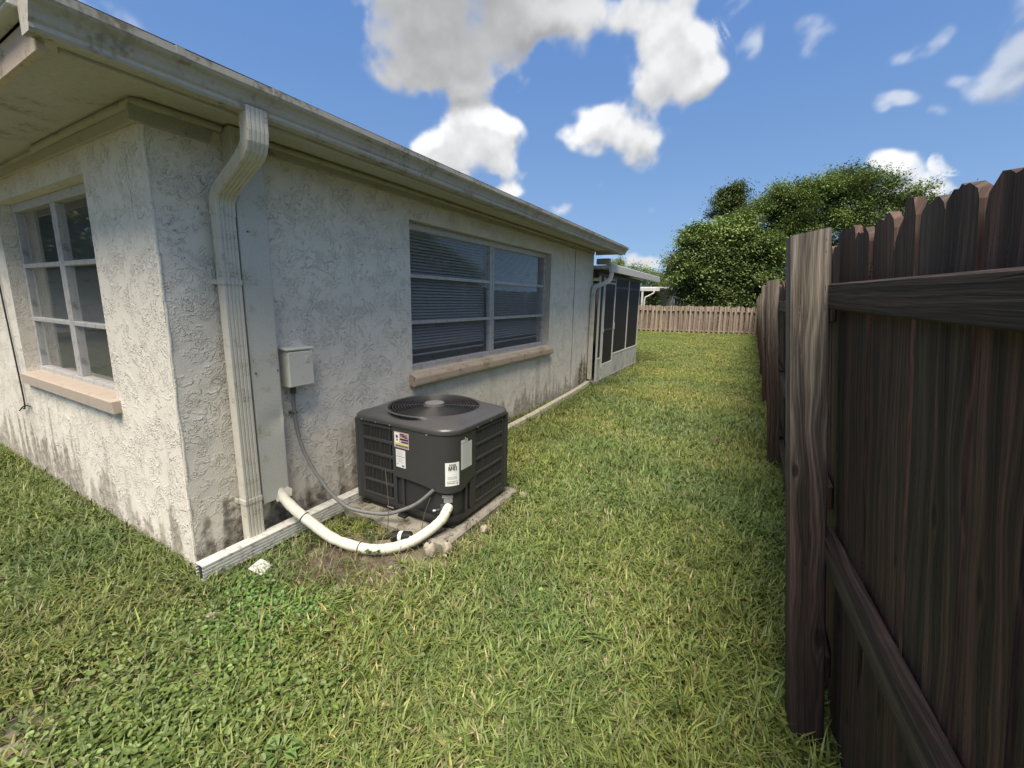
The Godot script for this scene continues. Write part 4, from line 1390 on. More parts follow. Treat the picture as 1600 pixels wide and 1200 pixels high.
func build_right_fence() -> void:
	var base := Vector3(3.0, 0, -0.6)
	var f := thing("wooden_fence", base, "dark stained wooden privacy fence with dog-eared boards along the right side", "fence")
	var lean := Basis(Vector3(0, 0, 1), 0.11)
	var near := Transform3D(Basis(Vector3(0, 1, 0), 0.08) * lean, Vector3.ZERO)
	var far := Transform3D(lean, Vector3.ZERO)
	var brown := Color(0.60, 0.55, 0.53)
	var grey := Color(0.90, 1.45, 1.85)
	var side := Basis(Vector3(0, 0, 1), Vector3(0, 1, 0), Vector3(-1, 0, 0))       # a board's x runs along +z, its face looks towards -x
	# near panel, from the post towards the viewer: the joints between boards as the fence has them
	var cuts := [-0.105, 0.08, 0.212, 0.349, 0.473, 0.576, 0.692, 0.83, 0.97, 1.10, 1.24, 1.38, 1.51, 1.65, 1.79, 1.93, 2.07, 2.21, 2.35, 2.49]
	var tops := [1.79, 1.762, 1.772, 1.775, 1.757, 1.757, 1.75, 1.745, 1.75, 1.76, 1.75, 1.745, 1.76, 1.75, 1.755, 1.75, 1.76, 1.75, 1.75]
	for k in cuts.size() - 1:
		var w: float = cuts[k + 1] - cuts[k] - rng.randf_range(0.006, 0.012)
		var t := rng.randf_range(0.65, 1.5)
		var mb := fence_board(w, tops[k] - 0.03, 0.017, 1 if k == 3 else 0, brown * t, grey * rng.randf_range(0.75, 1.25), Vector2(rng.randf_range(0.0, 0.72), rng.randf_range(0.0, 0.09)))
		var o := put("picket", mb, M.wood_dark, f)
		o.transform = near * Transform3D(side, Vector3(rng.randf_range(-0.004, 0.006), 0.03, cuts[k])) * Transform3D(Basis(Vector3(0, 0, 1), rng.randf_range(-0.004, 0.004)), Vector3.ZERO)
	# far part, from the post to the back fence
	var z := -0.105
	var cnt := 0
	while z > -22.6:
		var w := rng.randf_range(0.132, 0.142)
		z -= w + 0.006
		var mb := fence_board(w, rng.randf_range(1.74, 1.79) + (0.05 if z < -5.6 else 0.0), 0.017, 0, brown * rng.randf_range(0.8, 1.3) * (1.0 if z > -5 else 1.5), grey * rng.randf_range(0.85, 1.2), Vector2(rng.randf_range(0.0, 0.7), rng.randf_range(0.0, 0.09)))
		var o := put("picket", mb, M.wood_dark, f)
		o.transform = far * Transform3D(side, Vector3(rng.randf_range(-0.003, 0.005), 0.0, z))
		cnt += 1
	# rails
	for q in [[0.775, 0.04, 0.09], [1.572, 0.04, 0.075]]:
		var mb := MB.new()
		mb.col = Color(0.95, 0.90, 0.90); mb.us = Vector2(1.0 / 0.6, 0.38); mb.uo = Vector2(rng.randf(), 0.04)
		mb.box(Vector3.ZERO, Vector3(q[1], q[2], 2.55), 0.004, Basis(), 2)
		var o := put("rail", mb, M.wood_rail, f)
		o.transform = near * Transform3D(Basis(Vector3(1, 0, 0), 0.018 if q[0] > 1 else 0.0), Vector3(-0.024, q[0] , 1.18))
	for s in 7:
		for y in [0.25, 0.9, 1.55]:
			var mb := MB.new()
			mb.col = Color(1.0, 0.95, 0.92); mb.us = Vector2(1.0 / 0.6, 0.33); mb.uo = Vector2(rng.randf(), 0.04)
			mb.box(Vector3.ZERO, Vector3(0.038, 0.085, 2.88), 0.004, Basis(), 2)
			put("rail", mb, M.wood_rail, f).transform = far * Transform3D(Basis(), Vector3(-0.022, y, -1.57 - s * 2.98))
	# posts: worn grey at the top, stained dark below
	for k in 8:
		var mb := MB.new()
		mb.us = Vector2(1.0 / 0.6, 0.5); mb.uo = Vector2(0.03 + k * 0.11 if k > 0 else 0.29, 0.02)
		var hh := 1.79 if k != 2 else 1.85
		var w := 0.102
		var n := 14
		for s in n:
			var ya := -0.12 + (hh + 0.12) * s / n
			var yb := -0.12 + (hh + 0.12) * (s + 1) / n
			var R := []
			var U := []
			for y in [ya, yb]:
				var row := []
				var ur := []
				var u := 0.0
				var b := 0.006
				var pts := [Vector2(-w / 2, w / 2 - b), Vector2(-w / 2 + b, w / 2), Vector2(w / 2 - b, w / 2), Vector2(w / 2, w / 2 - b), Vector2(w / 2, -w / 2 + b), Vector2(w / 2 - b, -w / 2), Vector2(-w / 2 + b, -w / 2), Vector2(-w / 2, -w / 2 + b), Vector2(-w / 2, w / 2 - b)]
				for j in pts.size():
					if j > 0:
						u += pts[j].distance_to(pts[j - 1])
					row.append(Vector3(pts[j].x, y + (pts[j].x * 0.10 if s == n - 1 and y == yb else 0.0), pts[j].y)); ur.append(Vector2(u, y + 0.12) * mb.us + mb.uo)
				R.append(row); U.append(ur)
			for j in 8:
				mb.quad(R[0][j], R[0][j + 1], R[1][j + 1], R[1][j], U[0][j], U[0][j + 1], U[1][j + 1], U[1][j])
		mb.quad(Vector3(-w / 2, hh - w * 0.05, w / 2 - 0.004), Vector3(w / 2, hh + w * 0.05, w / 2 - 0.004), Vector3(w / 2, hh + w * 0.05, -w / 2 + 0.004), Vector3(-w / 2, hh - w * 0.05, -w / 2 + 0.004), Vector2(0.1, 0.1), Vector2(0.25, 0.1), Vector2(0.25, 0.16), Vector2(0.1, 0.16))
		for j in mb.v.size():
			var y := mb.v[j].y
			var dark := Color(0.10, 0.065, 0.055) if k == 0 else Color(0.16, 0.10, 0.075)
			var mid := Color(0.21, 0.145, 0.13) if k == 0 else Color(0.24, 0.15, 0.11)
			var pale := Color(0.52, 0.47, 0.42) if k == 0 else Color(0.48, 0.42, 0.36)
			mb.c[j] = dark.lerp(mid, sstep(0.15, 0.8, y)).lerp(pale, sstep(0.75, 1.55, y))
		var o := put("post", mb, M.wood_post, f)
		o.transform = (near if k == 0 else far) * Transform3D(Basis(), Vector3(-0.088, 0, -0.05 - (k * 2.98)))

func build_back_fence() -> void:
	var A := Vector3(-9.5, 0, -19.75)
	var B := Vector3(2.95, 0, -23.35)
	var L := A.distance_to(B)
	var f := thing("shadowbox_fence", A, "low tan weathered wooden fence of alternating boards across the back of the yard", "fence")
	f.rotation.y = -atan2((B - A).z, (B - A).x)
	var n := int(L / 0.235)
	for k in n:
		for s in 2:
			var t := rng.randf_range(0.8, 1.15)
			var w := rng.randf_range(0.118, 0.132)
			var c := Color(t, t * rng.randf_range(0.94, 1.0), t * rng.randf_range(0.88, 0.98))
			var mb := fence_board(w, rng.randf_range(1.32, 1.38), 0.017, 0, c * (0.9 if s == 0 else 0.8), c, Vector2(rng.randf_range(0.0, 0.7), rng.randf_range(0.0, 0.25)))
			var o := put("picket", mb, M.wood_tan, f)
			o.transform = Transform3D(Basis(Vector3(0, 0, 1), rng.randf_range(-0.025, 0.025)), Vector3(k * 0.235 + s * 0.117, rng.randf_range(0.0, 0.04), 0.062 if s == 0 else -0.045))
	for y in [0.13, 1.14]:
		for k in 5:
			var mb := MB.new()
			mb.us = Vector2(1.0 / 0.6, 0.33); mb.uo = Vector2(rng.randf(), 0.04); mb.col = Color(1.05, 0.98, 0.9)
			mb.box(Vector3(0, 0, 0), Vector3(2.58, 0.04, 0.088), 0.004, Basis(), 0)
			put("rail", mb, M.wood_tan, f).position = Vector3(1.30 + k * 2.59, y, 0.0)

# ---------------------------------------------------------------- screened porch
func build_porch() -> void:
	var base := Vector3(-1.2, 0, -8.1)
	var p := thing("screened_porch", base, "low screened porch with white frame and flat roof behind the house", "porch")
	var z0 := -6.56
	var z1 := -9.66
	var X := 0.12
	var bx := func(called: String, at: Vector3, size: Vector3, m: Material, par: Node = p, bev := 0.004) -> MeshInstance3D:
		var mb := at_base(MB.new(), base)
		mb.box(at, size, bev)
		return put(called, mb, m, par)
	bx.call("slab", Vector3(-1.25, 0.02, -8.1), Vector3(2.8, 0.08, 3.16), M.concrete)
	bx.call("inner_wall", Vector3(-2.6, 1.1, -8.1), Vector3(0.1, 2.1, 3.1), M.dark_screen)
	# kick panels
	bx.call("kick_panel", Vector3(X, 0.255, -6.69), Vector3(0.03, 0.41, 0.22), M.kick)
	bx.call("kick_panel", Vector3(X, 0.255, -8.62), Vector3(0.03, 0.41, 2.06), M.kick)
	bx.call("kick_panel", Vector3(-1.2, 0.255, z1), Vector3(2.6, 0.41, 0.03), M.kick)
	# posts and top rail
	for z in [-6.585, -6.805, -7.575, -8.63, -9.655]:
		bx.call("post", Vector3(X, 1.03, z), Vector3(0.034, 1.98, 0.034), M.white_metal)
	for x in [-0.75, -1.65, -2.5]:
		bx.call("post", Vector3(x, 1.03, z1), Vector3(0.045, 1.98, 0.045), M.white_metal)
	bx.call("top_rail", Vector3(X, 2.03, -8.11), Vector3(0.05, 0.06, 3.12), M.dark_metal)
	bx.call("top_rail", Vector3(-1.2, 2.03, z1), Vector3(2.6, 0.06, 0.05), M.white_metal)
	bx.call("mid_rail", Vector3(X - 0.01, 1.83, -8.62), Vector3(0.03, 0.03, 2.04), M.dark_metal)
	bx.call("mid_rail", Vector3(X, 0.475, -8.62), Vector3(0.04, 0.03, 2.06), M.white_metal)
	bx.call("mid_rail", Vector3(X, 0.475, -6.69), Vector3(0.04, 0.03, 0.2), M.white_metal)
	# screens
	for q in [[-6.605, -6.785, 0.49], [-7.60, -8.61, 0.49], [-8.65, -9.635, 0.49]]:
		var mb := at_base(MB.new(), base)
		mb.quad(Vector3(X, q[2], q[0]), Vector3(X, q[2], q[1]), Vector3(X, 2.0, q[1]), Vector3(X, 2.0, q[0]))
		put("screen", mb, M.screen, p)
	for q in [[0.10, -0.73], [-0.77, -1.63], [-1.67, -2.48]]:
		var mb := at_base(MB.new(), base)
		mb.quad(Vector3(q[0], 0.46, z1), Vector3(q[1], 0.46, z1), Vector3(q[1], 2.0, z1), Vector3(q[0], 2.0, z1))
		put("screen", mb, M.screen, p)
	# screen door
	var d := Node3D.new()
	d.name = "door"
	p.add_child(d)
	for q in [[Vector3(X + 0.012, 1.04, -6.845), Vector3(0.03, 1.74, 0.035)], [Vector3(X + 0.012, 1.04, -7.535), Vector3(0.03, 1.74, 0.035)], [Vector3(X + 0.012, 1.895, -7.19), Vector3(0.03, 0.035, 0.655)], [Vector3(X + 0.012, 0.20, -7.19), Vector3(0.03, 0.30, 0.655)], [Vector3(X + 0.012, 1.0, -7.19), Vector3(0.02, 0.03, 0.655)]]:
		bx.call("door_frame", q[0], q[1], M.kick if q[1].y == 0.30 else (M.dark_metal if q[0].y == 1.0 else M.white_metal), d)
	var mb := at_base(MB.new(), base)
	mb.quad(Vector3(X + 0.01, 0.35, -6.86), Vector3(X + 0.01, 0.35, -7.52), Vector3(X + 0.01, 1.88, -7.52), Vector3(X + 0.01, 1.88, -6.86))
	put("screen", mb, M.screen, d)
	bx.call("handle", Vector3(X + 0.035, 1.06, -7.53), Vector3(0.02, 0.14, 0.02), M.white_metal, d)
	for y in [1.0, 0.3]:
		bx.call("hinge", Vector3(X + 0.03, y, -6.83), Vector3(0.02, 0.08, 0.03), M.white_metal, d)
	# dark beam under the roof, roof panels, fascia
	bx.call("header", Vector3(X, 2.055, -8.1), Vector3(0.04, 0.02, 3.1), M.dark_metal)
	bx.call("roof", Vector3(-1.4, 2.155, -8.78), Vector3(3.36, 0.06, 4.4), M.pan_roof)
	bx.call("fascia", Vector3(0.305, 2.135, -8.78), Vector3(0.05, 0.13, 4.44), M.white_metal)
	bx.call("roof_edge", Vector3(0.27, 2.20, -8.78), Vector3(0.10, 0.025, 4.44), M.pan_roof)
	bx.call("roof_beam", Vector3(0.13, 2.26, -6.70), Vector3(0.24, 0.10, 0.1), M.trim_grey)
	# some dim furniture-like outlines inside: a low pale bench
	bx.call("bench", Vector3(-1.9, 0.45, -8.6), Vector3(0.5, 0.06, 1.4), M.trim_grey)
	bx.call("bench_support", Vector3(-1.9, 0.24, -8.6), Vector3(0.4, 0.36, 0.06), M.trim_grey)
	# downspout
	var o := thing("downspout", Vector3(0.05, 0.06, -6.45), "slim white downspout between the far end of the side wall and the screened porch", "downspout", "downspouts")
	mb = at_base(MB.new(), o.position)
	mb.us = Vector2(1, 1)
	var path := spline([Vector3(0.305, 2.09, -6.64), Vector3(0.30, 1.99, -6.63), Vector3(0.26, 1.90, -6.60), Vector3(0.13, 1.83, -6.51), Vector3(0.065, 1.78, -6.455), Vector3(0.05, 1.66, -6.44)], 4)
	mb.sweep(rib_profile(0.06, 0.075), path, Vector3(0.45, 0, 0.89), false, true)
	put("elbow", mb, M.white_metal, o)
	mb = at_base(MB.new(), o.position)
	mb.us = Vector2(1, 1)
	mb.sweep(rib_profile(0.058, 0.072), [Vector3(0.05, 1.70, -6.44), Vector3(0.05, 0.9, -6.44), Vector3(0.055, 0.12, -6.43)], Vector3(0, 0, -1), false, true)
	put("pipe", mb, M.cream_metal, o)

# ---------------------------------------------------------------- neighbours beyond the back fence
func build_neighbours() -> void:
	var h := thing("neighbour_house", Vector3(-9.0, 0, -34.0), "white neighbour house with carport roof beyond the back fence", "house")
	var bx := func(called: String, at: Vector3, size: Vector3, m: Material, par: Node = h, bev := 0.01) -> MeshInstance3D:
		var mb := MB.new()
		mb.box(at, size, bev)
		return put(called, mb, m, par)
	bx.call("wall", Vector3(0.3, 1.2, 0.7), Vector3(12.9, 2.4, 7.0), M.white_wall)
	bx.call("roof", Vector3(0.0, 2.5, 0.6), Vector3(13.8, 0.14, 7.6), M.pan_roof)
	bx.call("fascia", Vector3(0.0, 2.42, 4.42), Vector3(13.8, 0.14, 0.06), M.white_metal)
	bx.call("carport_roof", Vector3(1.85, 2.36, 6.0), Vector3(9.4, 0.12, 4.6), M.pan_roof)
	bx.call("carport_beam", Vector3(1.85, 2.29, 8.3), Vector3(9.5, 0.20, 0.08), M.white_metal)
	bx.call("carport_back", Vector3(1.1, 1.1, 4.3), Vector3(9.0, 2.2, 0.1), M.dark_screen)
	for x in [-3.4, -0.6, 2.2, 5.05]:
		bx.call("post", Vector3(x + 0.55, 1.1, 8.26), Vector3(0.12, 2.2, 0.12), M.white_metal)
	var win := bx.call("window", Vector3(5.2, 1.5, 4.27), Vector3(1.0, 0.9, 0.06), M.white_metal)
	bx.call("pane", Vector3(5.2, 1.5, 4.30), Vector3(0.86, 0.76, 0.02), M.dark_screen, win)
	var ds := MB.new()
	ds.tube(spline([Vector3(6.3, 2.19, 8.36), Vector3(6.25, 2.05, 8.38), Vector3(5.95, 1.88, 8.38), Vector3(5.78, 1.72, 8.38), Vector3(5.76, 0.9, 8.38)], 4), 0.05, 8)
	put("downspout", ds, M.white_metal, h)
	# a tall brown board fence farther back
	var f := thing("board_fence", Vector3(-2.1, 0, -30.2), "dim brown board fence under the big trees beyond the back fence", "fence")
	for k in 76:
		var mb := MB.new()
		var t := rng.randf_range(0.6, 1.1)
		mb.us = Vector2(1.0 / 0.6, 0.5); mb.col = Color(t, t * 0.92, t * 0.85); mb.uo = Vector2(rng.randf_range(0, 0.7), rng.randf_range(0, 0.1))
		mb.box(Vector3(k * 0.19, 0.92, rng.randf_range(-0.01, 0.01)), Vector3(0.17, 1.84, 0.02), 0.003)
		put("board", mb, M.wood_brown, f)
	var hb := thing("house", Vector3(-24.0, 0, 9.0), "grey neighbour house across the front yard, seen only reflected in the front window", "house")
	for q in [["wall", Vector3(0, 1.3, 0), Vector3(7, 2.6, 12), M.plain_wall], ["roof", Vector3(0, 2.75, 0), Vector3(8.2, 0.3, 13), M.shingle]]:
		var mb := MB.new()
		mb.box(q[1], q[2], 0.02)
		put(q[0], mb, q[3], hb)

# ---------------------------------------------------------------- trees
func leaf_spray(seed_: int, n: int, size: float, spread: float, slim: float) -> MB:
	# a twig's worth of leaves scattered in a small flattened cloud; each a folded pointed leaf
	var r := RandomNumberGenerator.new()
	r.seed = seed_
	var mb := MB.new()
	for k in n:
		var d := Vector3(r.randfn(), r.randfn() * 0.55, r.randfn()) * spread * 0.5
		var a := Basis.from_euler(Vector3(r.randf_range(-0.8, 0.8), r.randf_range(0, TAU), r.randf_range(-0.7, 0.7)))
		var L := size * r.randf_range(0.7, 1.25)
		var w := L * slim
		mb.xf = Transform3D(a, d)
		mb.col = Color.WHITE * r.randf_range(0.85, 1.15)
		var p0 := Vector3(0, 0, -L / 2)
		var p1 := Vector3(w / 2, L * 0.10, -L * 0.05)
		var p2 := Vector3(0, 0, L / 2)
		var p3 := Vector3(-w / 2, L * 0.10, -L * 0.05)
		mb.tri(p0, p2, p1); mb.tri(p0, p3, p2)
	return mb

func scatter(called: String, parent: Node, mb: MB, mt: Material, xf: Array, tint: Array) -> MultiMeshInstance3D:
	var mm := MultiMesh.new()
	mm.transform_format = MultiMesh.TRANSFORM_3D
	mm.use_colors = true
	mm.mesh = mb.mesh(mt)
	mm.instance_count = xf.size()
	for k in xf.size():
		mm.set_instance_transform(k, xf[k]); mm.set_instance_color(k, tint[k])
	var o := MultiMeshInstance3D.new()
	o.multimesh = mm; o.material_override = mt; o.name = called
	o.set_meta("kind", "stuff")
	parent.add_child(o, true)
	return o

# blobs: [centre, radii, sprays, tint]; tints paint sunlit tops and shaded lower crowns; the sprays sit mostly near each blob's shell
func tree(label: String, at: Vector3, trunk_h: float, trunk_r: float, blobs: Array, spray: MB, seed_: int, group := "") -> Node3D:
	var t := thing("tree", at, label, "tree", group)
	var r := RandomNumberGenerator.new()
	r.seed = seed_
	var mb := MB.new()
	mb.us = Vector2(1, 1)
	var top := Vector3(r.randf_range(-0.3, 0.3), trunk_h, r.randf_range(-0.3, 0.3))
	var tp := spline([Vector3(0, -0.2, 0), Vector3(0.1 * trunk_r, trunk_h * 0.35, 0), Vector3(top.x * 0.5, trunk_h * 0.7, 0), top], 5)
	var sc := []
	for k in tp.size():
		sc.append(1.25 - 0.6 * k / tp.size() + 0.3 * exp(-k * 0.8))
	mb.tube(tp, trunk_r, 10, sc)
	put("trunk", mb, M.bark, t)
	var lm := MB.new()
	lm.us = Vector2(1, 1)
	var xf := []
	var tint := []
	for q in blobs:
		var c: Vector3 = q[0]
		var R: Vector3 = q[1]
		var from := top * r.randf_range(0.6, 1.0)
		var mid := from.lerp(c, 0.5) + Vector3(r.randf_range(-0.3, 0.3), r.randf_range(-0.5, 0.1), r.randf_range(-0.3, 0.3))
		var lp := spline([from, mid, c, c + Vector3(R.x * r.randf_range(-0.5, 0.5), R.y * 0.5, R.z * r.randf_range(-0.5, 0.5))], 4)
		var ls := []
		for k in lp.size():
			ls.append(lerpf(1.0, 0.2, float(k) / lp.size()))
		lm.tube(lp, trunk_r * 0.42, 6, ls)
		# clumps inside the blob, sprays inside the clump
		var clumps := int(q[2] / 9.0) + 1
		for g in clumps:
			var d := Vector3(r.randfn(), r.randfn(), r.randfn()).normalized()
			var cc := c + d * R * pow(r.randf_range(0.25, 1.0), 0.4)
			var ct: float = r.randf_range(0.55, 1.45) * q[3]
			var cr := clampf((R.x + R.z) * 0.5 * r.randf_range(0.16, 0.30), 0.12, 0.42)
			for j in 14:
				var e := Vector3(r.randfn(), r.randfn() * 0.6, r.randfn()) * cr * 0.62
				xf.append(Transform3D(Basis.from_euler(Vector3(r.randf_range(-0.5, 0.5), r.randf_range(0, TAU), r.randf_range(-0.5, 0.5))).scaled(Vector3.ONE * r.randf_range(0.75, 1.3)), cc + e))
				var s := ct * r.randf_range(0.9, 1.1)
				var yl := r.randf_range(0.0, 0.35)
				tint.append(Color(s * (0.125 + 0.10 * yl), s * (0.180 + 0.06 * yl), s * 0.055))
	put("limbs", lm, M.bark, t)
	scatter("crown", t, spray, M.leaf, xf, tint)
	return t

func build_trees() -> void:
	var sp1 := leaf_spray(1, 30, 0.135, 0.50, 0.60)
	var sp2 := leaf_spray(2, 34, 0.12, 0.52, 0.48)
	var V := func(x: float, y: float, z: float) -> Vector3: return Vector3(x, y, z)
	# round leafy tree just beyond the back fence
	var b := []
	for q in [[0, 3.0, 0, 2.6, 1.9, 2.2, 560, 1.0], [-0.9, 3.4, 0.4, 1.5, 1.2, 1.7, 300, 0.95], [1.6, 2.9, 0.5, 2.0, 1.9, 1.8, 420, 1.0], [0.2, 4.7, 0, 2.0, 1.6, 1.7, 420, 1.15], [1.4, 5.1, 0.2, 1.4, 1.2, 1.4, 260, 1.2], [-0.9, 5.0, 0.3, 1.3, 1.1, 1.2, 220, 1.1], [-2.0, 3.7, 0, 0.7, 0.8, 0.8, 110, 0.9], [-0.9, 2.2, 0, 0.8, 0.6, 0.7, 100, 0.85], [2.3, 4.1, 0.6, 1.3, 1.2, 1.2, 200, 1.1], [0.9, 1.4, 0.8, 2.2, 0.9, 1.2, 260, 0.8], [2.4, 1.6, 0.6, 1.6, 0.9, 1.0, 170, 0.8]]:
		b.append([V.call(q[0], q[1], q[2]), V.call(q[3], q[4], q[5]), q[6], q[7]])
	tree("round dense green tree beyond the back fence, left of the broad crowned tree", Vector3(0.35, 0, -27.5), 3.2, 0.22, b, sp1, 201)
	# broad umbrella crown behind it, right
	b = []
	for q in [[0, 7.0, 0, 2.6, 1.4, 2.4, 520, 1.1], [-2.2, 6.7, 0, 2.0, 1.2, 2.0, 320, 1.0], [2.4, 7.1, 0, 2.2, 1.2, 2.0, 360, 1.05], [1.2, 8.2, 0, 2.2, 0.8, 1.8, 330, 1.2], [4.0, 7.0, 0.2, 1.6, 0.8, 1.5, 120, 1.0], [-1.4, 7.7, 0, 1.6, 0.8, 1.6, 220, 1.15], [0.4, 5.6, 0, 2.6, 1.1, 2.0, 380, 0.8], [3.0, 5.9, 0, 1.9, 0.5, 1.6, 95, 0.85], [5.3, 6.2, 0, 1.1, 0.3, 1.0, 42, 0.95], [6.0, 7.0, 0.2, 1.0, 0.28, 0.9, 40, 1.0], [4.6, 5.3, 0, 1.0, 0.28, 0.9, 36, 0.9], [-2.6, 5.4, 0.3, 1.8, 1.2, 1.6, 260, 0.85], [-1.0, 4.0, 0.4, 2.0, 1.2, 1.6, 260, 0.75], [1.5, 3.6, 0.2, 2.2, 1.5, 1.6, 260, 0.7]]:
		b.append([V.call(q[0], q[1], q[2]), V.call(q[3], q[4], q[5]), q[6], q[7]])
	tree("broad flat crowned tree with gaps of sky at its right end, behind the round tree", Vector3(5.2, 0, -30.5), 4.6, 0.30, b, sp2, 202)
	# small dark crown that peers over the round tree
	b = []
	for q in [[0, 9.2, 0, 1.0, 0.8, 1.0, 90, 0.62], [0.9, 8.8, 0, 0.9, 0.6, 0.9, 60, 0.62], [-0.6, 8.4, 0, 0.7, 0.6, 0.7, 40, 0.6], [0.6, 9.9, 0, 0.6, 0.4, 0.6, 36, 0.65], [1.2, 7.6, 0, 1.8, 0.9, 1.2, 110, 0.6]]:
		b.append([V.call(q[0], q[1], q[2]), V.call(q[3], q[4], q[5]), q[6], q[7]])
	tree("small dark bushy treetop showing above the round tree, farthest back", Vector3(0.2, 0, -36.0), 7.5, 0.18, b, sp1, 203)
	# low bush over the porch roof and hedge behind the fence
	b = []
	for q in [[0, 3.9, 0, 1.6, 0.7, 1.2, 150, 1.25], [2.0, 3.0, 0, 1.4, 0.5, 1.0, 110, 1.3], [-1.9, 4.6, 0, 1.5, 0.8, 1.0, 130, 1.2], [-0.5, 2.6, 0, 2.0, 1.0, 1.2, 130, 1.0]]:
		b.append([V.call(q[0], q[1], q[2]), V.call(q[3], q[4], q[5]), q[6], q[7]])
	tree("yellow green bush showing over the porch roof under the end of the eave", Vector3(-6.6, 0, -39.5), 2.6, 0.10, b, sp2, 204)
	b = []
	for q in [[0, 1.3, 0, 0.3, 0.35, 0.3, 27, 0.9], [0.1, 1.75, 0, 0.15, 0.25, 0.2, 9, 1.0]]:
		b.append([V.call(q[0], q[1], q[2]), V.call(q[3], q[4], q[5]), q[6], q[7]])
	tree("small green shrub beside the white neighbour wall behind the back fence", Vector3(-3.05, 0, -26.4), 1.1, 0.05, b, sp2, 205)
	# hedge in the shade below the big trees
	b = []
	for k in 9:
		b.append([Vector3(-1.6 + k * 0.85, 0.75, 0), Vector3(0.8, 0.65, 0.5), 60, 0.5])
	tree("low dark hedge in the shade along the back of the low tan fence", Vector3(0.8, 0, -25.6), 0.4, 0.06, b, sp1, 206)
	# trees on the next lot, mirrored in the windows
	b = []
	for q in [[0, 3.3, 0, 1.9, 1.2, 1.9, 320, 0.8], [1.2, 2.6, 1.2, 1.6, 1.0, 1.5, 200, 0.75], [-1.2, 2.7, -1.0, 1.5, 1.0, 1.4, 180, 0.8]]:
		b.append([V.call(q[0], q[1], q[2]), V.call(q[3], q[4], q[5]), q[6], q[7]])
	for q in [[10.5, -9.0, "spreading tree on the next lot, nearest of those hidden behind the right fence"], [12.0, -15.0, "spreading tree on the next lot, second of those hidden behind the right fence"], [15.5, -21.0, "spreading tree on the next lot, farthest of those hidden behind the right fence"]]:
		tree(q[2], Vector3(q[0], 0, q[1]), 2.2, 0.16, b, sp1, 210 + int(q[0]), "trees on the next lot")
	b = []
	for q in [[0, 4.6, 0, 2.2, 1.8, 2.2, 420, 0.7], [1.4, 3.4, 1.4, 1.6, 1.2, 1.5, 200, 0.7], [-1.4, 3.4, -1.2, 1.6, 1.2, 1.5, 200, 0.7]]:
		b.append([V.call(q[0], q[1], q[2]), V.call(q[3], q[4], q[5]), q[6], q[7]])
	tree("tree in the front yard, mirrored in the left part of the front window", Vector3(-15.0, 0, 8.5), 2.8, 0.2, b, sp1, 221, "front yard trees")
	tree("tree in the front yard, mirrored in the right part of the front window", Vector3(-19.0, 0, 3.2), 2.8, 0.2, b, sp1, 222, "front yard trees")

# ---------------------------------------------------------------- ground and lawn
var gn: FastNoiseLite
var tn: FastNoiseLite

func gy(x: float, z: float) -> float:
	return 0.016 * gn.get_noise_2d(x, z)

func soil(x: float, z: float) -> float:     # 1 where the soil lies bare
	var w := tn.get_noise_2d(x * 3.0, z * 3.0)
	var d := Vector2((x - 0.68) / 0.48, (z + 0.54) / 0.36).length() + w * 0.35
	var s := 1.0 - sstep(0.75, 1.1, d)
	s = maxf(s, 1.0 - sstep(0.12, 0.20, x + 0.06 * w + (10.0 if z > 0.0 or z < -2.2 else 0.0)))
	s = maxf(s, 0.8 * (1.0 - sstep(0.5, 1.0, Vector2((x - 0.35) / 0.16, (z - 0.10) / 0.10).length() + w * 0.5)))
	s = maxf(s, 0.75 * (1.0 - sstep(0.5, 1.0, Vector2((x - 0.55) / 0.20, (z - 0.41) / 0.13).length() + w * 0.5)))
	s = maxf(s, 0.98 * (1.0 - sstep(0.5, 1.0, Vector2((x - 0.52) / 0.36, (z - 0.84) / 0.30).length() + w * 0.5)))
	s = maxf(s, 0.75 * (1.0 - sstep(0.5, 1.0, Vector2((x - 1.17) / 0.12, (z + 1.10) / 0.65).length() + w * 0.5)))
	s = maxf(s, 0.45 * (1.0 - sstep(0.4, 1.0, Vector2((x - 0.6) / 0.4, (z + 8.0) / 1.6).length() + w * 0.5)))
	return s

func weedy(x: float, z: float) -> float:
	var w := tn.get_noise_2d(x * 2.2 + 30.0, z * 2.2)
	var s := 1.0 - sstep(0.55, 1.0, Vector2((x - 0.66) / 0.36, (z + 0.01) / 0.17).length() + w * 0.3)
	s = maxf(s, 0.9 * (1.0 - sstep(0.5, 1.1, Vector2((x - 0.75) / 0.62, (z - 0.38) / 0.42).length() + w * 0.6)))
	s = maxf(s, 0.8 * (1.0 - sstep(0.5, 1.0, Vector2((x - 1.0) / 0.35, (z - 0.55) / 0.35).length() + w * 0.5)))
	s = maxf(s, 0.5 * (1.0 - sstep(0.4, 1.0, Vector2((x - 0.25) / 0.25, (z + 2.6) / 0.8).length() + w * 0.5)))
	s = maxf(s, sstep(0.28, 0.5, w) * 0.35)
	return s

func covered(x: float, z: float) -> bool:
	if x < -0.02 and z < 0.02 and z > -9.7:
		return true
	if x < 0.18 and z < -6.5 and z > -9.72:
		return true
	if x > 0.12 and x < 1.07 and z > -1.80 and z < -0.86:
		return true
	return x > 3.25 or z < -23.5 + (2.95 - x) * 0.29

func blade(mb: MB, at: Vector3, yaw: float, lean: float, L: float, w: float, c: Color) -> void:
	var d := Vector3(cos(yaw), 0, sin(yaw))
	var s := Vector3(-sin(yaw), 0, cos(yaw)) * w * 0.5
	var p1 := at + (d * sin(lean * 0.6) + Vector3.UP * cos(lean * 0.6)) * L * 0.5
	var p2 := p1 + (d * sin(lean * 1.25) + Vector3.UP * cos(lean * 1.25)) * L * 0.5
	mb.col = c
	mb.quad(at - s, at + s, p1 + s * 0.85, p1 - s * 0.85)
	mb.tri(p1 - s * 0.85, p1 + s * 0.85, p2)

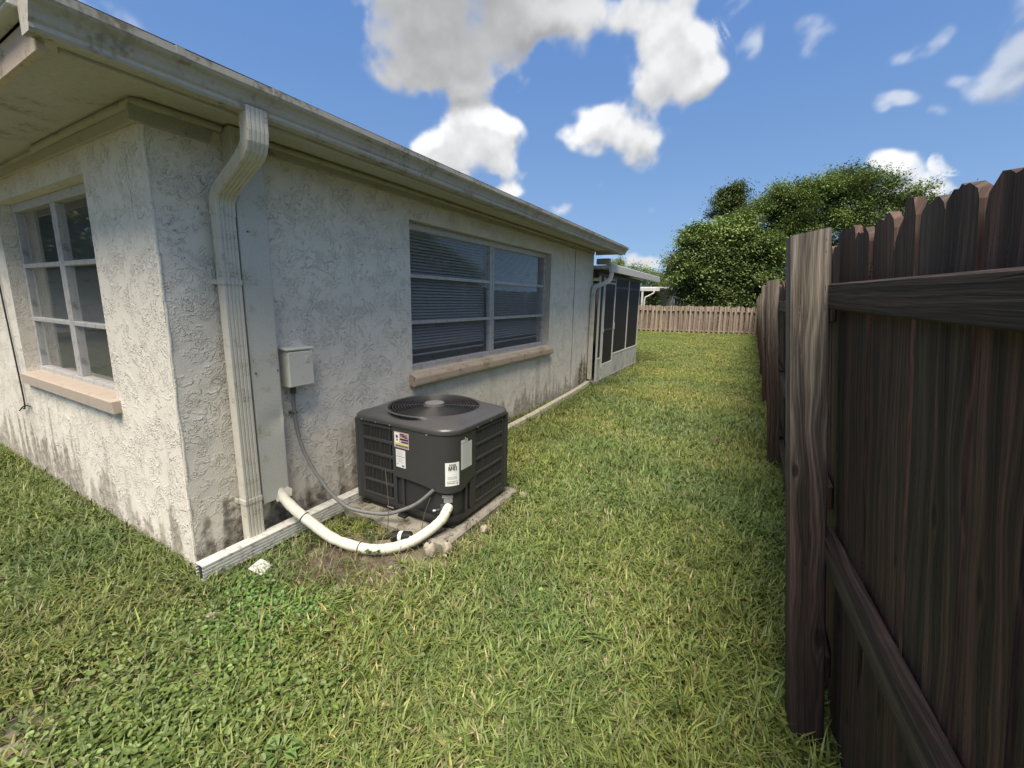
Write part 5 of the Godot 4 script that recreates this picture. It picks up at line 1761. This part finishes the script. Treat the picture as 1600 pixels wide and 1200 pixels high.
func turf(seed_: int, n: int, R: float, len0: float, len1: float, dry: float, lean0 := 0.55, lean1 := 1.5) -> MB:
	var r := RandomNumberGenerator.new()
	r.seed = seed_
	var mb := MB.new()
	var k := 0
	while k < n:
		var c0 := Vector3(r.randfn(), 0, r.randfn()) * R * 0.55
		var tone := r.randf_range(0.8, 1.2)
		for j in r.randi_range(3, 7):
			var p := c0 + Vector3(r.randfn(), 0, r.randfn()) * 0.010 - Vector3(0, 0.012, 0)
			var t := r.randf_range(0.6, 1.4) * tone
			var y := r.randf()
			var c := Color(0.112 + 0.105 * y, 0.182 + 0.072 * y, 0.052 + 0.020 * y) * t
			if r.randf() < dry:
				c = Color(0.38, 0.33, 0.20) * t
			c.a = 1.0
			blade(mb, p, r.randf_range(0, TAU), r.randf_range(lean0, lean1), r.randf_range(len0, len1), r.randf_range(0.0048, 0.0108), c)
			k += 1
	return mb

func weeds(seed_: int, n: int, R: float) -> MB:
	var r := RandomNumberGenerator.new()
	r.seed = seed_
	var mb := MB.new()
	for k in n:
		var at := Vector3(r.randfn() * R * 0.5, r.randf_range(0.012, 0.05), r.randfn() * R * 0.5)
		var L := r.randf_range(0.010, 0.021)
		var w := L * r.randf_range(0.65, 0.95)
		var t := r.randf_range(0.7, 1.3)
		mb.col = Color(0.135 * t, 0.215 * t, 0.052 * t)
		mb.xf = Transform3D(Basis.from_euler(Vector3(r.randf_range(-0.6, 0.6), r.randf_range(0, TAU), r.randf_range(-0.6, 0.6))), at)
		var o := []
		for j in 7:
			var a := TAU * j / 7.0
			o.append(Vector3(cos(a) * w * 0.5, absf(cos(a)) * L * 0.12, sin(a) * L * 0.5 * (1.15 if j > 3 else 1.0)))
		for j in 7:
			mb.tri(Vector3.ZERO, o[(j + 1) % 7], o[j])
		mb.xf = Transform3D()
		if k % 3 == 0:
			blade(mb, Vector3(at.x * 0.9, -0.01, at.z * 0.9), r.randf_range(0, TAU), 0.3, at.y * 1.1, 0.002, mb.col)
	return mb

func build_ground() -> void:
	gn = noise(81, 0.9, 3)
	tn = noise(82, 1.0, 3)
	var xs := [-400.0, -150.0, -60.0, -30.0, -18.0, -13.0]
	var zs := [-400.0, -150.0, -80.0, -50.0, -36.0, -28.0]
	var x := -10.0
	while x < 3.6:
		xs.append(x)
		x += 0.1 if x > -1.5 else 0.4
	xs.append_array([5.0, 8.0, 14.0, 30.0, 60.0, 150.0, 400.0])
	var z := -24.0
	while z < 3.0:
		zs.append(z)
		z += 0.1 if z > -3.0 else 0.3
	zs.append_array([4.0, 6.0, 10.0, 20.0, 40.0, 100.0, 400.0])
	var mb := MB.new()
	var rows := []
	var uvs := []
	for a in zs.size():
		var row := []
		var ur := []
		for b in xs.size():
			var h := gy(xs[b], zs[a]) if xs[b] > -11 and xs[b] < 4 and zs[a] > -25 and zs[a] < 4 else 0.0
			row.append(Vector3(xs[b], h - 0.006, zs[a])); ur.append(Vector2(xs[b], zs[a]) / 1.4)
		rows.append(row); uvs.append(ur)
	mb.skin(rows, uvs, true)
	for k in mb.v.size():
		var p := mb.v[k]
		var s := soil(p.x, p.z) if absf(p.x) < 4.0 and p.z > -12.0 and p.z < 3.0 else 0.0
		mb.c[k] = Color(0.085, 0.085, 0.042).lerp(Color(0.21, 0.185, 0.15), s)
	structure("ground", mb, M.ground)

	# blades of grass and small weeds
	var g := Node3D.new()
	g.name = "lawn_grass"
	g.set_meta("kind", "stuff")
	add_child(g)
	tag(g, "mown patchy green lawn covering the side yard and front yard", "grass")
	var T := [turf(301, 120, 0.17, 0.04, 0.09, 0.06), turf(302, 120, 0.17, 0.05, 0.11, 0.10), turf(303, 120, 0.17, 0.04, 0.08, 0.34), turf(304, 110, 0.18, 0.07, 0.15, 0.06, 0.7, 1.5)]
	var X := [[], [], [], []]
	var C := [[], [], [], []]
	var r := RandomNumberGenerator.new()
	r.seed = 9
	var zz := -23.6
	while zz < 2.6:
		var st := 0.085 if zz > -3.5 else (0.115 if zz > -9.0 else 0.15)
		var xx := -9.0
		while xx < 3.2:
			var px_ := xx + r.randf_range(-0.5, 0.5) * st
			var pz := zz + r.randf_range(-0.5, 0.5) * st
			xx += st if xx > -2.5 else st * 1.6
			if covered(px_, pz) or (zz < -10.0 and xx < -6.0):
				continue
			var s := soil(px_, pz)
			if r.randf() < minf(1.0, s * 1.05):
				continue
			var w := weedy(px_, pz)
			if r.randf() < w * 0.42:
				continue
			var n1 := tn.get_noise_2d(px_ * 0.55 + 5.0, pz * 0.55)
			var n2 := tn.get_noise_2d(px_ * 2.6 + 90.0, pz * 2.6)
			var kind := 0
			var v := n2 + r.randf_range(-0.25, 0.25)
			if v > 0.22:
				kind = 2
			elif v < -0.22:
				kind = 3
			elif v > 0.0:
				kind = 1
			var wall := px_ < 0.0 and pz < 0.5
			if wall and r.randf() < 0.6:
				kind = 3
			var fence := px_ > 2.55 or pz < -22.9
			if fence and r.randf() < 0.5:
				kind = 3
			var sc := r.randf_range(0.75, 1.2) * (1.0 - 0.35 * s) * (1.25 if fence and kind == 3 else 1.0) * (0.8 if pz < -6.0 else 1.0)
			X[kind].append(Transform3D(Basis.from_euler(Vector3(r.randf_range(-0.1, 0.1), r.randf_range(0, TAU), r.randf_range(-0.1, 0.1))).scaled(Vector3(1.0, sc, 1.0) * r.randf_range(0.9, 1.15)), Vector3(px_, gy(px_, pz), pz)))
			var far := sstep(-3.0, -10.0, pz)
			var yel := clampf(0.50 + 0.9 * n1 + 0.40 * far, 0.0, 1.3)
			var lum := r.randf_range(0.85, 1.15) * (1.0 + 0.25 * n2)
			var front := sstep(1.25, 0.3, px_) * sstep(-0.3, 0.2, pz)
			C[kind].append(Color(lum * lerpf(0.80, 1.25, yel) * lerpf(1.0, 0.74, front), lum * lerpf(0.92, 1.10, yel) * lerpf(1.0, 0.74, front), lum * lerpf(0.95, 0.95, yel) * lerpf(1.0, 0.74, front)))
		zz += st
	for k in 4:
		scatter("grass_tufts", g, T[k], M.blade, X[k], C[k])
	# weeds
	var WX := []
	var WC := []
	for k in 6800:
		var px_ := r.randf_range(-0.6, 2.9)
		var pz := r.randf_range(-4.0, 1.6)
		if covered(px_, pz) or r.randf() > weedy(px_, pz) * (1.0 - 0.8 * soil(px_, pz)):
			continue
		WX.append(Transform3D(Basis.from_euler(Vector3(0, r.randf_range(0, TAU), 0)).scaled(Vector3.ONE * r.randf_range(0.7, 1.25)), Vector3(px_, gy(px_, pz), pz)))
		var l := r.randf_range(0.8, 1.2)
		var b := 1.0 - sstep(0.2, 0.5, Vector2(px_ - 0.62, (pz + 0.03) * 1.6).length())
		WC.append(Color(l * lerpf(1.05, 0.85, b), l * lerpf(0.95, 1.10, b), l))
	var wd := scatter("weed", self, weeds(311, 34, 0.11), M.weed, WX, WC)
	wd.name = "ground_cover_weeds"
	tag(wd, "low round-leaved green weeds spreading before the house corner", "weeds")
	# straw and clippings
	WX = []
	WC = []
	for k in 5200:
		var px_ := r.randf_range(-3.0, 2.9)
		var pz := r.randf_range(-7.0, 1.8)
		if covered(px_, pz):
			continue
		WX.append(Transform3D(Basis.from_euler(Vector3(0, r.randf_range(0, TAU), 0)).scaled(Vector3.ONE * r.randf_range(0.7, 1.3)), Vector3(px_, gy(px_, pz) + r.randf_range(0.0, 0.02), pz)))
		var l := r.randf_range(0.6, 1.15)
		WC.append(Color(l, l, l * 0.95))
	for k in 420:                                     # twigs and litter on the bare soil
		var px_ := 0.70 + r.randfn() * 0.28
		var pz := -0.42 + r.randfn() * 0.2
		if covered(px_, pz):
			continue
		WX.append(Transform3D(Basis.from_euler(Vector3(0, r.randf_range(0, TAU), 0)), Vector3(px_, gy(px_, pz) - 0.004, pz)))
		var l := r.randf_range(0.15, 0.6)
		WC.append(Color(l, l * 0.85, l * 0.7))
	var sm := MB.new()
	for j in 3:
		blade(sm, Vector3(r.randf_range(-0.03, 0.03), 0.006, r.randf_range(-0.03, 0.03)), r.randf_range(0, TAU), r.randf_range(1.25, 1.5), r.randf_range(0.05, 0.11), 0.003, Color(0.33, 0.29, 0.18))
	scatter("dry_clippings", g, sm, M.blade, WX, WC)
	# tall stray blades and stalks
	WX = []
	WC = []
	for k in 900:
		var px_ := r.randf_range(-2.5, 2.9)
		var pz := r.randf_range(-6.0, 1.6)
		if r.randf() < 0.25:
			px_ = r.randf_range(2.7, 3.0)
		if covered(px_, pz) or soil(px_, pz) > 0.5:
			continue
		WX.append(Transform3D(Basis.from_euler(Vector3(0, r.randf_range(0, TAU), 0)).scaled(Vector3.ONE * r.randf_range(0.7, 1.4)), Vector3(px_, gy(px_, pz), pz)))
		var l := r.randf_range(0.8, 1.25)
		WC.append(Color(l * 1.1, l, l))
	var tall := MB.new()
	for j in 4:
		blade(tall, Vector3(r.randf_range(-0.02, 0.02), -0.01, r.randf_range(-0.02, 0.02)), r.randf_range(0, TAU), r.randf_range(0.5, 1.2), r.randf_range(0.09, 0.17), 0.006, Color(0.23, 0.32, 0.09))
	scatter("tall_blades", g, tall, M.blade, WX, WC)
	# single plants
	for q in [[1.36, 0.36, 0.055, 7, "broad-leaved pale green weed at the bottom edge of the lawn"], [0.74, -0.62, 0.035, 8, "small green sprouts between the insulated pipe and the pad"], [0.60, -0.72, 0.03, 6, "small leafy weed behind the insulated pipe near the wall pipe"], [1.28, 0.05, 0.03, 5, "small round-leaved weed in the middle of the near lawn"]]:
		var o := thing("weed_plant", Vector3(q[0], gy(q[0], q[1]), q[1]), q[4], "weed")
		var lv := MB.new()
		for k in int(q[3]):
			var a: float = TAU * k / q[3] + r.randf_range(-0.3, 0.3)
			var L: float = q[2] * r.randf_range(0.8, 1.3)
			var d := Vector3(cos(a), 0.0, sin(a))
			var s := Vector3(-sin(a), 0, cos(a)) * L * 0.36
			var b0 := Vector3(0, 0.045, 0) + d * 0.015
			lv.col = Color(0.13, 0.21, 0.065) * r.randf_range(0.8, 1.3)
			var m0 := b0 + d * L * 0.55 + Vector3(0, 0.012, 0)
			var e0 := b0 + d * L + Vector3(0, -0.006, 0)
			lv.quad(b0, m0 + s, e0, m0); lv.quad(b0, m0, e0, m0 - s)
		put("leaves", lv, M.weed, o)
		var stm := MB.new()
		stm.col = Color(0.13, 0.18, 0.06)
		stm.tube([Vector3(0, -0.02, 0), Vector3(0, 0.05, 0)], 0.003, 6)
		put("stem", stm, M.weed, o)
	# the dead stalks before the pad
	var ds := thing("dead_stalks", Vector3(1.12, 0, -0.85), "dry brown stalks and grass leaning on the corner of the pad", "dry grass")
	var dm := MB.new()
	for k in 130:
		dm.col = Color(0.30, 0.22, 0.14) * r.randf_range(0.5, 1.3)
		blade(dm, Vector3(r.randf_range(-0.06, 0.12), -0.01, r.randf_range(-0.75, 0.10)), r.randf_range(-0.9, 0.9), r.randf_range(0.5, 1.3), r.randf_range(0.10, 0.24), 0.0035, dm.col)
	put("stalks", dm, M.blade, ds)
	var tw := thing("stalk", Vector3(0.62, 0, -0.93), "thin bare weed stalks standing in front of the air conditioner", "stalk")
	var tm := MB.new()
	tm.tube(spline([Vector3(0.03, 0.0, 0.12), Vector3(0.01, 0.2, 0.08), Vector3(-0.06, 0.42, 0.03)], 5), 0.0025, 5)
	put("stem", tm, M.twig, tw)
	tm = MB.new()
	tm.tube(spline([Vector3(0.26, 0.05, 0.05), Vector3(0.27, 0.18, 0.03), Vector3(0.30, 0.30, 0.0)], 5), 0.0025, 5)
	put("stem", tm, M.twig, tw)

func build_materials() -> void:
	make_stucco()
	make_wood()
	var dk := Color(0.42, 0.38, 0.32)
	var bead := mat("bead", lin(0.80, 0.755, 0.685), 0.85)
	bead.albedo_texture = M.stucco_c
	bead.heightmap_enabled = true; bead.heightmap_texture = M.stucco_h; bead.heightmap_scale = 0.3
	mottle("plain_wall", lin(0.62, 0.61, 0.57), 0.85, 90, 1.5, dk, 0.3)
	mottle("white_wall", lin(0.86, 0.87, 0.86), 0.8, 91, 3.0, Color(0.9, 0.9, 0.88), 0.2)
	mottle("concrete", lin(0.30, 0.285, 0.245), 0.9, 92, 0.7, Color(0.45, 0.42, 0.36), 0.55, 0.25)
	mottle("stone", lin(0.42, 0.38, 0.31), 0.9, 93, 0.15, Color(0.5, 0.45, 0.4), 0.4, 0.1)
	mottle("shingle", lin(0.03, 0.03, 0.03), 0.9, 94, 0.5, Color(0.6, 0.6, 0.6), 0.5, 0.2)
	mottle("soffit", lin(0.60, 0.565, 0.52), 0.85, 95, 1.8, Color(0.72, 0.68, 0.6), 0.35, 0.03)
	mottle("trim_paint", lin(0.55, 0.52, 0.44), 0.75, 96, 0.8, Color(0.6, 0.55, 0.45), 0.35)
	mottle("trim_grey", lin(0.46, 0.46, 0.43), 0.8, 97, 0.8, Color(0.6, 0.56, 0.5), 0.35)
	mottle("fascia_wood", lin(0.60, 0.49, 0.385), 0.85, 98, 0.8, Color(0.55, 0.48, 0.4), 0.3, 0.1)
	mottle("gutter", lin(0.52, 0.49, 0.43), 0.55, 99, 1.7, Color(0.6, 0.57, 0.5), 0.42, 0.02)
	mottle("white_metal", lin(0.64, 0.635, 0.61), 0.5, 100, 1.0, Color(0.7, 0.7, 0.66), 0.3, 0.01)
	mottle("cream_metal", lin(0.66, 0.635, 0.56), 0.5, 101, 0.7, Color(0.66, 0.62, 0.52), 0.35, 0.02)
	mottle("duct_paint", lin(0.61, 0.60, 0.55), 0.5, 102, 0.9, Color(0.8, 0.77, 0.68), 0.35, 0.02)
	mottle("box_paint", lin(0.66, 0.645, 0.59), 0.55, 103, 0.4, Color(0.7, 0.66, 0.58), 0.3, 0.03)
	mottle("weathered_white", lin(0.70, 0.70, 0.66), 0.7, 104, 0.35, Color(0.32, 0.31, 0.28), 0.38, 0.04)
	mottle("mossy_white", lin(0.60, 0.57, 0.44), 0.8, 105, 0.4, Color(0.35, 0.36, 0.22), 0.45, 0.06)
	mottle("peeling", lin(0.75, 0.75, 0.73), 0.7, 106, 0.08, Color(0.04, 0.04, 0.04), 0.42, 0.05)
	mottle("insulation", lin(0.74, 0.73, 0.63), 0.75, 107, 0.22, Color(0.42, 0.42, 0.28), 0.33, 0.12)
	mottle("window_metal", lin(0.56, 0.55, 0.545), 0.45, 108, 0.4, Color(0.65, 0.65, 0.65), 0.4, 0.02)
	mottle("sill_brown", lin(0.50, 0.405, 0.31), 0.8, 109, 1.4, Color(0.5, 0.43, 0.37), 0.42, 0.08)
	mottle("sill_pink", lin(0.53, 0.45, 0.375), 0.8, 110, 0.5, Color(0.75, 0.7, 0.65), 0.3, 0.08)
	mottle("kick", lin(0.54, 0.54, 0.53), 0.6, 111, 1.6, Color(0.6, 0.6, 0.57), 0.4, 0.03)
	mottle("pan_roof", lin(0.60, 0.62, 0.62), 0.5, 112, 1.0, Color(0.5, 0.5, 0.48), 0.4, 0.03)
	mottle("ac_paint", lin(0.050, 0.051, 0.053), 0.40, 113, 0.5, Color(0.8, 0.8, 0.8), 0.3, 0.08)
	mottle("ac_gloss_sky_sheen", lin(0.076, 0.076, 0.079), 0.28, 114, 0.6, Color(0.85, 0.85, 0.85), 0.3, 0.05)  # glossy lid; the sky reflection is also put into its paler colour
	mottle("conduit", lin(0.20, 0.205, 0.205), 0.55, 115, 0.1, Color(0.5, 0.5, 0.5), 0.4, 0.03)
	mottle("bark", lin(0.16, 0.13, 0.10), 0.9, 116, 0.5, Color(0.5, 0.5, 0.5), 0.5, 1.0)
	mat("ac_dark", lin(0.035, 0.036, 0.039), 0.45)
	mat("ac_coil", lin(0.010, 0.010, 0.011), 0.8)
	mat("ac_black", lin(0.012, 0.012, 0.013), 0.5)
	mat("ac_wire", lin(0.03, 0.03, 0.032), 0.4)
	mat("ac_hub", lin(0.16, 0.16, 0.165), 0.5)
	mat("dark_metal", lin(0.07, 0.07, 0.07), 0.5)
	mat("steel", lin(0.5, 0.5, 0.5), 0.4, 0.6)
	mat("black_rubber", lin(0.012, 0.012, 0.012), 0.5)
	mat("tape", lin(0.05, 0.05, 0.05), 0.6)
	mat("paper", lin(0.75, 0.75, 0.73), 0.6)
	mat("ink", lin(0.02, 0.02, 0.02), 0.6)
	mat("dark_hole", lin(0.02, 0.02, 0.02), 0.9)
	mat("knot", lin(0.010, 0.008, 0.008), 0.9)
	mat("twig", lin(0.10, 0.08, 0.055), 0.9)
	mat("blind", lin(0.27, 0.265, 0.26), 0.6)
	var cu := mat("curtain", lin(0.30, 0.30, 0.30), 0.9)
	cu.backlight_enabled = true; cu.backlight = Color(0.3, 0.3, 0.3)
	mat("dark_screen", lin(0.03, 0.034, 0.036), 0.8)
	var gl := mat("glass", Color(0.85, 0.9, 0.92, 0.10), 0.03)
	gl.transparency = BaseMaterial3D.TRANSPARENCY_ALPHA
	var sc := mat("screen", lin(0.018, 0.019, 0.021), 0.6)
	sc.albedo_color.a = 0.92
	sc.transparency = BaseMaterial3D.TRANSPARENCY_ALPHA
	wood_mat("wood_dark", lin(0.150, 0.082, 0.062), 0.45)
	wood_mat("wood_rail", lin(0.110, 0.082, 0.070))
	wood_mat("wood_post", lin(0.62, 0.60, 0.58))
	wood_mat("wood_tan", lin(0.60, 0.50, 0.42))
	wood_mat("wood_brown", lin(0.12, 0.09, 0.065))
	vmat("leaf", 0.75, Color(0.5, 0.6, 0.2))
	vmat("blade", 0.55, Color(0.5, 0.6, 0.2))
	vmat("weed", 0.5, Color(0.4, 0.5, 0.2))
	var g := mottle("ground", Color.WHITE, 0.95, 120, 1.4, Color(0.55, 0.5, 0.45), 0.5, 1.2)
	g.vertex_color_use_as_albedo = true
